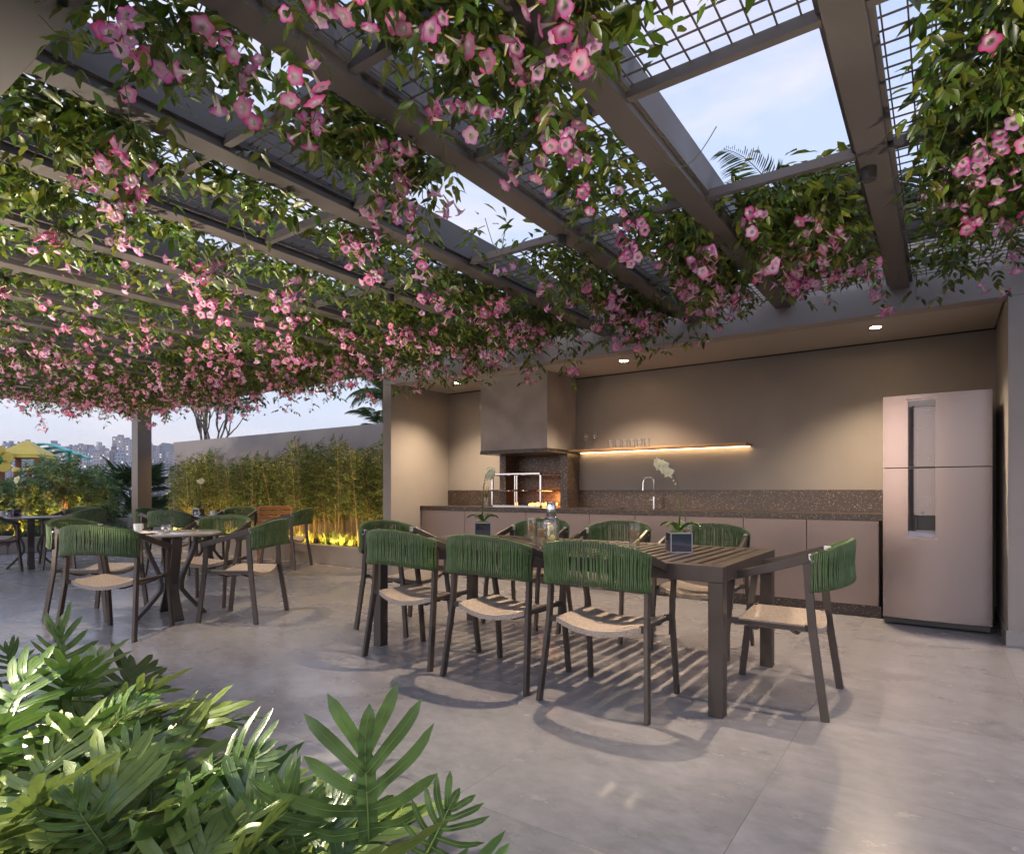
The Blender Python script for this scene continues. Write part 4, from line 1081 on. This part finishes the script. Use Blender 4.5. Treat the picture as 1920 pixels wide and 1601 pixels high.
struct(blades('border_grass', [(-13.2, -6.05, 6.10, 6.40, .22)], 1150, (.22, .40), (.12, .19, .035), (.24, .28, .07), M['bamboo_leaf']), 'stuff')
struct(blades('mondo_grass', [(-14.5, -13.58, 1.5, 5.8, .21)], 620, (.22, .36), (.035, .07, .025), (.06, .10, .03), M['bamboo_leaf'], .010), 'stuff')

def shrub_mesh(seed, h=1.7):
    r = np.random.default_rng(seed); t = thing('hedge_shrub', 'leafy green hedge shrub with whorls of narrow leaves at the left', 'shrub', (0, 0, 0), 0, 'hedge shrubs beyond the left planter')
    P = []; D = []; Nn = []; Ls = []; paths = []
    for k in range(150):
        a = r.uniform(0, 6.28); u = r.random() ** .6; z = r.uniform(.12, 1.0); rad = .55 * math.sin(min(z + .18, 1) * PI * .72) * u + .05
        e = np.array([rad * math.cos(a), rad * math.sin(a), h * z * (1 - .12 * u * u) + r.normal(0, .05)]); b = np.array([e[0] * .25, e[1] * .25, max(0, e[2] - .45)])
        if k % 3 == 0: paths.append(([tuple(b * .4), tuple(b), tuple(e)], .010, .003))
        for w in range(3):
            p = e - unit(e - b) * .06 * w; m = 9; ang = np.linspace(0, 6.28, m, endpoint=False) + r.uniform(0, 6)
            ax = unit(unit(e - b) + r.normal(0, .25, 3))
            q = unit(np.cross(ax, (0.3, .2, .9))); s = np.cross(ax, q)
            d = np.cos(ang)[:, None] * q + np.sin(ang)[:, None] * s + ax * (.75 - .4 * w) + np.array([0, 0, -.1])
            P.append(np.repeat(p[None], m, 0)); D.append(d); Nn.append(np.repeat(ax[None], m, 0) + r.normal(0, .1, (m, 3))); Ls.append(r.uniform(.08, .15, m))
    leaves('foliage', np.concatenate(P), np.concatenate(D), np.concatenate(Nn), np.concatenate(Ls), M['shrub_leaf'], t, (.095, .175, .05), .42, (.19, .24, .07), .2)
    stems('branches', paths, M['bark'], t, 5)
    return t
SV = [shrub_mesh(s, h) for s, h in ((5, 1.75), (6, 1.6))]
spots = [(-15.3, 5.1, 1.10), (-15.5, 4.45, .90), (-15.9, 5.9, 1.0), (-15.4, 3.7, .82), (-16.4, 5.2, 1.05), (-16.6, 6.35, .92), (-15.2, 5.65, .85), (-15.9, 3.1, .8), (-16.3, 4.3, .82), (-15.2, 4.0, .8), (-16.9, 5.8, .95)]
for k, (x, y, s) in enumerate(spots):
    o = SV[k] if k < 2 else dup(SV[k % 2], (0, 0, 0), 0)
    o.location = (x, y, 0); o.rotation_euler = (0, 0, random.uniform(0, 6)); o.scale = (1.0, 1.0, s)

M['palm_leaf'] = mat('palm_leaf', (.06, .11, .03), .4, tint=True, transl=.25)
def fan_palm(label, loc, n=16, h=1.0, sz=.62):
    t = thing('fan_palm', label, 'palm', loc); r = np.random.default_rng(9); P = []; D = []; Nn = []; Ls = []; paths = []
    for i in range(n):
        a = i * 2.4; el = r.uniform(-.1, 1.2); ax = np.array([math.cos(a) * math.cos(el), math.sin(a) * math.cos(el), math.sin(el)]); tip = ax * r.uniform(.35, .6) + np.array([0, 0, h * .55])
        paths.append(([(0, 0, .2), tuple(tip * .6 + np.array([0, 0, .15])), tuple(tip)], .012, .006))
        sd = unit(np.cross(ax, (0, 0, 1))); up = np.cross(sd, ax)
        for g in np.linspace(-2.0, 2.0, 26):
            P.append(tip[None]); D.append((ax * math.cos(g) + sd * math.sin(g) + up * .15 * math.cos(g))[None]); Nn.append((up + r.normal(0, .1, 3))[None]); Ls.append([sz * r.uniform(.75, 1.0)])
    leaves('foliage', np.concatenate(P), np.concatenate(D), np.concatenate(Nn), np.concatenate(Ls), M['palm_leaf'], t, (.035, .075, .025), .10, None, 0, .2)
    stems('stalks', paths, M['stem'], t, 5)
fan_palm('dark fan palm growing in the curved planter left of the column', (-16.8, 7.15, .34), 18, 1.35, .68)
fan_palm('second low fan palm partly behind the column', (-15.6, 6.9, .0), 12, .8, .5)

def feather_palm(label, loc, trunk_h, n, fl, seed):
    t = thing('palm_tree', label, 'palm', loc); r = np.random.default_rng(seed); P = []; D = []; Nn = []; Ls = []; paths = []
    MB().tube([(0, 0, 0), (.03, .02, trunk_h * .5), (0, 0, trunk_h)], [.11, .085, .07], 10).build('trunk', M['bark'], t, smooth='all')
    for i in range(n):
        a = i * 2.4 + r.uniform(-.2, .2); el = R(r.uniform(15, 78)); L_ = fl * r.uniform(.8, 1.1); p = np.array([0, 0, trunk_h]); pts = []
        for s in range(11):
            pts.append(p.copy()); e = el - 1.5 * (s / 10) ** 1.5; p = p + np.array([math.cos(a) * math.cos(e), math.sin(a) * math.cos(e), math.sin(e)]) * L_ / 10
        paths.append(([tuple(q) for q in pts], .014, .004))
        pts = np.array(pts)
        for u in np.linspace(.12, .99, 46):
            k = min(int(u * 10), 9); f = u * 10 - k; q = pts[k] * (1 - f) + pts[k + 1] * f; tg = unit(pts[k + 1] - pts[k]); sd = unit(np.cross(tg, (0, 0, 1))); ll = L_ * .30 * math.sin(min(u + .12, 1) * PI * .88) + .05
            for s in (-1, 1):
                P.append(q[None]); D.append((sd * s * .85 + tg * .6 + np.array([0, 0, -.28 + r.normal(0, .1)]))[None]); Nn.append((np.cross(sd, tg) + r.normal(0, .1, 3))[None]); Ls.append([ll])
    leaves('fronds', np.concatenate(P), np.concatenate(D), np.concatenate(Nn), np.concatenate(Ls), M['palm_leaf'], t, (.10, .17, .05), .085, (.16, .21, .07), .2, .2)
    stems('frond_ribs', paths, M['stem'], t, 4)
def palm_at(label, u, v, y, n, fl, seed):
    p = at_y(u, v, y); feather_palm(label, (p[0], p[1], 0), p[2], n, fl, seed)
palm_at('palm rising behind the boundary wall just left of the kitchen pier', 722, 742, 9.6, 16, .95, 3)
palm_at('young palm whose arching frond tops the wall beside the kitchen pier', 712, 800, 8.9, 9, .75, 4)
palm_at('palm behind the kitchen roof, seen through the widest sky panel', 1475, 450, 9.2, 20, 1.55, 5)
palm_at('palm behind the kitchen roof with fronds fanning by the right beam', 1580, 450, 8.6, 20, 1.5, 6)
palm_at('palm behind the kitchen roof at the right, mostly hidden by vines', 1760, 500, 8.8, 14, 1.2, 7)

def bare_tree(label, loc, seed, h):
    t = thing('tree', label, 'tree', loc); rr = random.Random(seed); paths = []; P = []; D = []; Nn = []; Ls = []
    def grow(p, d, l, r, dep):
        pts = [p]; q = Vector(p); dd = Vector(d)
        for s in range(4):
            dd = (dd + Vector((rr.gauss(0, .12), rr.gauss(0, .12), .10))).normalized(); q = q + dd * l / 4; pts.append(tuple(q))
        paths.append((pts, r, r * .62))
        if dep == 0:
            for _ in range(22):
                P.append(np.array(q)[None] + np.random.default_rng(rr.randint(0, 10**6)).normal(0, .13, (1, 3))); D.append(np.array([[rr.gauss(0, 1), rr.gauss(0, 1), rr.gauss(-.1, .6)]])); Nn.append(np.array([[rr.gauss(0, .6), rr.gauss(0, .6), 1]])); Ls.append([rr.uniform(.10, .18)])
            return
        for k in range(3 if dep > 2 else 2):
            a = rr.uniform(0, 6.28); sp = rr.uniform(.25, .6); v = (dd + Vector((math.cos(a) * sp, math.sin(a) * sp, .1))).normalized()
            grow(tuple(q), v, l * rr.uniform(.62, .85), r * .62, dep - 1)
    for k in range(9):
        a = k * .7 + rr.uniform(-.2, .2); sp = .25 + .65 * (k % 3) / 2
        grow((.10 * math.cos(a), .10 * math.sin(a), h), Vector((math.cos(a) * sp * 1.2, math.sin(a) * sp * 1.2, .9)).normalized(), .72, .036, 3)
    MB().tube([(0, 0, 0), (.02, 0, h * .5), (0, 0, h + .1)], [.17, .13, .12], 10).build('trunk', M['bark'], t, smooth='all')
    stems('branches', paths, M['bark'], t, 5)
    leaves('crown', np.concatenate(P), np.concatenate(D), np.concatenate(Nn), np.concatenate(Ls), M['shrub_leaf'], t, (.06, .11, .035), .9, (.13, .18, .05), .2)
p = at_y(392, 845, 8.6); bare_tree('many-stemmed grey tree with a leafy top behind the boundary wall', (p[0], p[1], 0), 21, p[2] - .1)

# ------------------------------------------------------------------ playground
M['yel'] = mat('yellow_roof', (.62, .46, .07), .5, var=.1, vscale=3); M['redp'] = mat('brick_red_post', (.22, .055, .035), .6, var=.15)
M['teal'] = mat('teal_plastic', (.03, .42, .40), .35); M['grn'] = mat('green_plastic', (.02, .20, .06), .4); M['grn2'] = mat('slide_green', (.03, .34, .17), .35)
D_ = 21.5
c = at_d(52, 921, D_); ph = thing('play_house', 'small play house with a yellow pyramid roof on brick red posts', 'play house', (c[0], c[1], 0), R(49))
mb = MB(); hw = .64
for k in range(7):      # overlapping boards on the four roof slopes
    u0, u1 = k / 7, (k + 1) / 7; a, b = hw * (1 - u0) + .01, hw * (1 - u1) + .012; z0, z1 = 2.38 + .52 * u0, 2.38 + .52 * u1
    mb.add([(s * a, t * a, z0) for s, t in ((-1, -1), (1, -1), (1, 1), (-1, 1))] + [(s * b, t * b, z1 - .004) for s, t in ((-1, -1), (1, -1), (1, 1), (-1, 1))],
           [(i, (i + 1) % 4, 4 + (i + 1) % 4, 4 + i) for i in range(4)])
mb.box(-hw, hw, -hw, hw, 2.26, 2.385)
mb.build('roof', M['yel'], ph)
for s in (-1, 1):
    for q in (-1, 1): MB().box(s * .53 - .07, s * .53 + .07, q * .53 - .07, q * .53 + .07, 0, 2.26).build('post', M['redp'], ph)
MB().box(-.6, .6, -.6, .6, 1.0, 1.08).build('deck', M['redp'], ph)
for u, v, lb in ((30, 882, 'short play post with a yellow cap, the leftmost below the play house'), (55, 880, 'short play post with a yellow cap between the play house posts'), (112, 882, 'short play post with a yellow cap right of the play house')):
    p = at_d(u, v, 18.5); q = thing('play_post', lb, 'post', (p[0], p[1], 0), 0, 'yellow-capped play posts')
    MB().lathe([(.07, 0), (.07, p[2] - .02)], 12).build('post', M['redp'], q); MB().lathe([(.10, p[2] - .04), (.105, p[2] + .03), (.07, p[2] + .085), (1e-5, p[2] + .10)], 16).build('cap', M['yel'], q, smooth=True)
p = at_d(92, 870, 23.5); tl = thing('play_canopy', 'teal curved play canopy behind the play house roof', 'play canopy', (p[0], p[1], 0), R(35))
mb = MB()
for k in range(3):
    pts = [(-.9 + 1.9 * u + .15 * k, -.3 + .3 * k, 2.62 + .28 * math.sin(u * PI) - .12 * k) for u in np.linspace(0, 1, 12)]; mb.bar(pts, .34, .06, (0, 1, 0))
mb.build('canopy', M['teal'], tl, bevel=.02); MB().tube([(-.3, 0, 0), (-.3, 0, 2.75)], .08, 10).tube([(.6, .2, 0), (.6, .2, 2.7)], .08, 10).build('post', M['teal'], tl)
p = at_d(-9, 862, 20.5); fw = thing('flower_sign', 'big yellow flower panel with a green centre at the left picture edge', 'play panel', (p[0], p[1], 0), R(70))
mb = MB()
for k in range(6):
    a = k * PI / 3 + .3; mb.lathe([(1e-5, -.03), (.2, -.03), (.21, 0), (.2, .03), (1e-5, .03)], 18, (.30 * math.cos(a), .30 * math.sin(a), 0))
o = mb.build('petals', M['yel'], fw, smooth=True); o.location = (0, 0, p[2]); o.rotation_euler = (PI / 2, 0, 0)
o = MB().ball((0, 0, 0), .20, 16, .4).build('centre', M['grn'], fw, smooth='all'); o.location = (0, -.03, p[2]); o.rotation_euler = (PI / 2, 0, 0)
MB().tube([(0, .02, 0), (0, .02, p[2] - .1)], .06, 8).build('post', M['redp'], fw)
p = at_d(4, 930, 17.2); sl_ = thing('slide', 'green play slide low at the left picture edge behind the hedge', 'slide', (p[0], p[1], 0), R(60))
pts = [(-1.1 + 2.2 * u, 0, .15 + 1.25 * (1 - u) ** 1.4) for u in np.linspace(0, 1, 12)]
MB().bar(pts, .7, .05, (0, 1, 0)).build('chute', M['grn2'], sl_)
for s in (-1, 1): MB().bar([(a, s * .36, b + .08) for a, b_, b in pts], .05, .22, (0, 1, 0)).build('side_rail', M['grn2'], sl_)
MB().box(-1.2, -1.1, -.35, .35, 0, 1.42).build('ladder', M['redp'], sl_)

# ------------------------------------------------------------------ city skyline
def facade(name, col, lit, sx, sz_, seed):
    m = mat(name, col, .75); t = m.node_tree; p = t.nodes['Principled BSDF']; N = t.nodes.new; K = t.links.new
    co = N('ShaderNodeTexCoord').outputs['Object']; sp = N('ShaderNodeSeparateXYZ'); K(co, sp.inputs[0])
    s = N('ShaderNodeMath'); s.operation = 'ADD'; K(sp.outputs[0], s.inputs[0]); K(sp.outputs[1], s.inputs[1])
    def cell(o, per):
        d = N('ShaderNodeMath'); d.operation = 'DIVIDE'; K(o, d.inputs[0]); d.inputs[1].default_value = per
        f = N('ShaderNodeMath'); f.operation = 'FLOOR'; K(d.outputs[0], f.inputs[0]); r = N('ShaderNodeMath'); r.operation = 'FRACT'; K(d.outputs[0], r.inputs[0]); return f.outputs[0], r.outputs[0]
    fx, rx = cell(s.outputs[0], sx); fz, rz = cell(sp.outputs[2], sz_)
    def band(o, lo, hi):
        a = N('ShaderNodeMath'); a.operation = 'COMPARE'; K(o, a.inputs[0]); a.inputs[1].default_value = (lo + hi) / 2; a.inputs[2].default_value = (hi - lo) / 2; return a.outputs[0]
    w = N('ShaderNodeMath'); w.operation = 'MULTIPLY'; K(band(rx, .25, .75), w.inputs[0]); K(band(rz, .3, .75), w.inputs[1])
    cb = N('ShaderNodeCombineXYZ'); K(fx, cb.inputs[0]); K(fz, cb.inputs[1]); cb.inputs[2].default_value = seed
    wh = N('ShaderNodeTexWhiteNoise'); K(cb.outputs[0], wh.inputs[0])
    on = N('ShaderNodeMath'); on.operation = 'GREATER_THAN'; K(wh.outputs[0], on.inputs[0]); on.inputs[1].default_value = 1 - lit
    e = N('ShaderNodeMath'); e.operation = 'MULTIPLY'; K(w.outputs[0], e.inputs[0]); K(on.outputs[0], e.inputs[1])
    e2 = N('ShaderNodeMath'); e2.operation = 'MULTIPLY'; K(e.outputs[0], e2.inputs[0]); e2.inputs[1].default_value = .9
    mx = N('ShaderNodeMixRGB'); K(w.outputs[0], mx.inputs[0]); mx.inputs[1].default_value = (*col, 1); mx.inputs[2].default_value = (col[0] * .35, col[1] * .37, col[2] * .42, 1)
    K(mx.outputs[0], p.inputs['Base Color']); p.inputs['Emission Color'].default_value = (1, .86, .62, 1); K(e2.outputs[0], p.inputs['Emission Strength'])
    return m
FM = [facade('facade_a', (.42, .40, .40), .10, 3.4, 3.1, 1), facade('facade_b', (.30, .28, .30), .08, 4.5, 3.0, 2), facade('facade_c', (.52, .50, .49), .07, 3.0, 3.2, 3),
      facade('facade_d', (.20, .17, .18), .12, 3.8, 3.0, 4), facade('facade_e', (.36, .38, .42), .12, 2.6, 3.3, 5)]
M['roofgrey'] = mat('roof_grey', (.28, .27, .28), .9)
def tower(u0, u1, vtop, D, fm, steps=1, cap=True, turn=0):
    c = at_d((u0 + u1) / 2, 921, D); w = (u1 - u0) / 1143 * D; h = 1.1 + (921 - vtop) / 1143 * D + 60
    t = thing('apartment_tower', 'pale apartment tower in the distant city skyline', 'building', (c[0], c[1], -60), R(35 + turn), 'towers of the distant skyline')
    d = w * random.uniform(.7, 1.1); mb = MB(); z = h * (.95 if steps > 1 else 1)
    mb.box(-w / 2, w / 2, -d / 2, d / 2, 0, z)
    if steps > 1: mb.box(-w * .32, w * .32, -d * .32, d * .32, z, h)
    for s in (-1, 1): mb.box(s * w * .5 - .5 * w * .04, s * w * .5 + .5 * w * .04, -d * .2, d * .2, 0, z - 3)      # balcony stacks
    mb.build('facade', FM[fm], t)
    if cap: MB().box(-w * .2, w * .15, -d * .2, d * .2, h, h + h * .03).box(-w * .48, w * .48, -d * .48, -d * .46, z, z + 1.2).build('rooftop_plant', M['roofgrey'], t)
tw = [(-12, 6, 836, 900, 1), (4, 14, 832, 1000, 2), (15, 28, 832, 800, 1), (33, 46, 828, 900, 3), (45, 60, 829, 1050, 1), (90, 115, 832, 700, 0), (115, 128, 837, 900, 4), (122, 132, 846, 700, 1), (128, 138, 838, 1000, 1), (136, 145, 836, 800, 0),
      (144, 160, 836, 1000, 3), (150, 166, 848, 600, 0), (158, 172, 834, 950, 1), (165, 182, 842, 700, 4), (178, 192, 850, 620, 0), (181, 191, 829, 1050, 2), (190, 200, 840, 900, 1), (196, 208, 846, 750, 2), (204, 213, 848, 900, 1),
      (208, 220, 837, 640, 3), (217, 237, 821, 800, 0), (218, 233, 840, 560, 4), (233, 248, 826, 760, 0), (246, 262, 830, 820, 1), (240, 256, 862, 500, 4), (255, 268, 852, 560, 0), (268, 292, 835, 900, 1), (292, 307, 836, 760, 1), (305, 316, 848, 900, 2), (314, 330, 850, 700, 1),
      (75, 92, 846, 640, 2), (60, 76, 850, 600, 4), (28, 44, 856, 560, 0), (-30, -10, 842, 800, 2), (330, 350, 846, 800, 1)]
for k, (a, b, v, D, f) in enumerate(tw): tower(a, b, v, D, f, 1 + k % 2, k % 3 != 0, random.uniform(-25, 25))
mb = MB(); V = []; n = 70
for k in range(n + 1):
    u = -300 + 900 * k / n; v = 845 - 10 * math.exp(-((u - 318) / 35) ** 2) - 6 * math.sin(u * .021) - 4 * math.sin(u * .067) - 2 * math.sin(u * .19)
    p = at_d(u, v, 4200); b = at_d(u, 921, 3900); q = at_d(u, 921, 4800); V += [(b[0], b[1], -60), (p[0], p[1], p[2]), (q[0], q[1], -60)]
F = []
for k in range(n):
    for j in range(2): F.append((k * 3 + j, k * 3 + 3 + j, k * 3 + 4 + j, k * 3 + 1 + j))
struct(MB().add(V, F).build('hills', mat('hill_green', (.06, .08, .06), .95)))

# ------------------------------------------------------------------ garden lamps, added vine and pergola lamps
def uplight(label, loc, e, col, aim, cone=95, r=.03):
    t = thing('garden_uplight', label, 'garden lamp', loc, 0, 'spike uplights among the plants')
    a = Vector(aim).normalized()
    MB().tube([(0, 0, -.12), (0, 0, .03)], .008, 6).build('spike', M['blackp'], t)
    mb = MB(); mb.tube([tuple(a * -.03 + Vector((0, 0, .05))), tuple(a * .035 + Vector((0, 0, .05)))], [.026, .032], 14); mb.build('housing', M['blackp'], t, smooth=True)
    lamp('uplight_beam', 'SPOT', tuple(a * .045 + Vector((0, 0, .05))), e, col, r, aim, cone, .6, t)
AMB = (1, .47, .12)
for k, x in enumerate(np.arange(-12.35, -6.2, 1.72)):
    t = thing('linear_garden_light', 'low linear garden light hidden behind the border grass at the bamboo foot', 'garden lamp', (x, 6.30, .245), 0, 'linear lights along the bamboo bed')
    MB().box(-.72, .72, -.025, .025, -.02, .012).build('housing', M['blackp'], t)
    al = lamp('linear_beam', 'AREA', (0, 0, .016), 11, AMB, .03, (0, .35, 1), parent=t); al.data.shape = 'RECTANGLE'; al.data.size = 1.4; al.data.size_y = .03
    al2 = lamp('linear_wash', 'AREA', (0, -.265, .075), 11, (1, .62, .22), .03, (0, 1, .75), parent=t); al2.data.shape = 'RECTANGLE'; al2.data.size = 1.5; al2.data.size_y = .03
for k, (x, y) in enumerate(((-14.75, 5.0), (-14.75, 4.2))):
    uplight('small spike uplight at the foot of the hedge shrubs', (x, y, .10), 200, AMB, (-.5, .1, 1), 110)
uplight('spike uplight among the philodendrons aimed up at the vines', (-4.3, 1.0, .12), 380, (1, .88, .68), (-.05, .30, .95), 100)  # unseen pair put in to light the vines from below
uplight('spike uplight hidden low in the bed, aimed at the vines over the table', (-.95, .45, .12), 290, (1, .88, .70), (-.16, .16, .97), 84)
for x, y, e in ((-6.6, .55, 240), (-9.6, .9, 220), (-13.2, 3.6, 200)):  # more unseen uplights, added to brighten the left vines
    uplight('spike uplight outside the picture at the terrace edge, aimed up at the vines', (x, y, .12), e, (1, .86, .68), (.1, .35, .95), 125)
uplight('spike uplight outside the right picture edge, aimed up at the vines by the fridge side', (1.0, 1.6, .12), 190, (1, .88, .70), (-.22, .12, .97), 96)  # added to brighten the dim blooms on this side
bl = thing('added_bollard_lamp', 'tall garden bollard lamp just outside the left picture edge', 'garden lamp', (-3.15, .35, 0))  # unseen lamp, added to light the philodendrons from the left
MB().lathe([(.05, 0), (.05, 1.0), (.04, 1.0), (.04, 1.005)], 16).build('post', M['blackp'], bl); MB().lathe([(.075, 1.12), (.075, 1.14), (1e-5, 1.15)], 20).build('cap', M['blackp'], bl)
lamp('added_bollard_bulb', 'SPOT', (0, 0, 1.06), 165, (1, .90, .62), .03, (1.35, .40, -.78), 84, .7, bl)
added_beam_spot(-.285, 3.40, 'spotlight under the beam by the fridge side', 95, (1, .78, .54))
added_beam_spot(-1.90, 3.22, 'spotlight under the beam above the long table', 165, (1, .78, .54))
added_beam_spot(-3.58, 3.40, 'spotlight under the beam past the left head of the table', 50, (1, .78, .54))
added_beam_spot(-5.29, 2.70, 'spotlight under the beam above the front bistro table', 110, WARM)  # added to whiten the round tabletop

for x, lb in ((-7.2, 'spotlight on the back girder nearest the kitchen pier, washing the bamboo'), (-9.4, 'spotlight on the middle of the back girder, washing the bamboo'), (-11.6, 'spotlight on the back girder near the column, washing the bamboo')):
    t = thing('spotlight', lb, 'spotlight', (x, 5.46, ZB - .02), 0, 'small spotlights under the pergola beams')  # added spots that light the bamboo evenly over its height
    MB().lathe([(.03, -.06), (.033, -.058), (.033, 0), (1e-5, 0)], 16).build('housing', M['blackp'], t, smooth=True)
    lamp('added_spot_beam', 'SPOT', (0, 0, -.065), 130, (1, .66, .24), .03, (0, .85, -1.9), 104, .9, t)

# ------------------------------------------------------------------ evening haze
hz = bpy.data.materials.new('haze'); hz.use_nodes = True
_t = hz.node_tree; _t.nodes.remove(_t.nodes['Principled BSDF'])
_v = _t.nodes.new('ShaderNodeVolumePrincipled'); _v.inputs['Color'].default_value = (.86, .86, .95, 1); _v.inputs['Density'].default_value = .00024
_t.links.new(_v.outputs[0], _t.nodes['Material Output'].inputs['Volume'])
struct(MB().box(-5200, 900, -900, 5200, -62, 130).build('haze', hz), 'stuff')
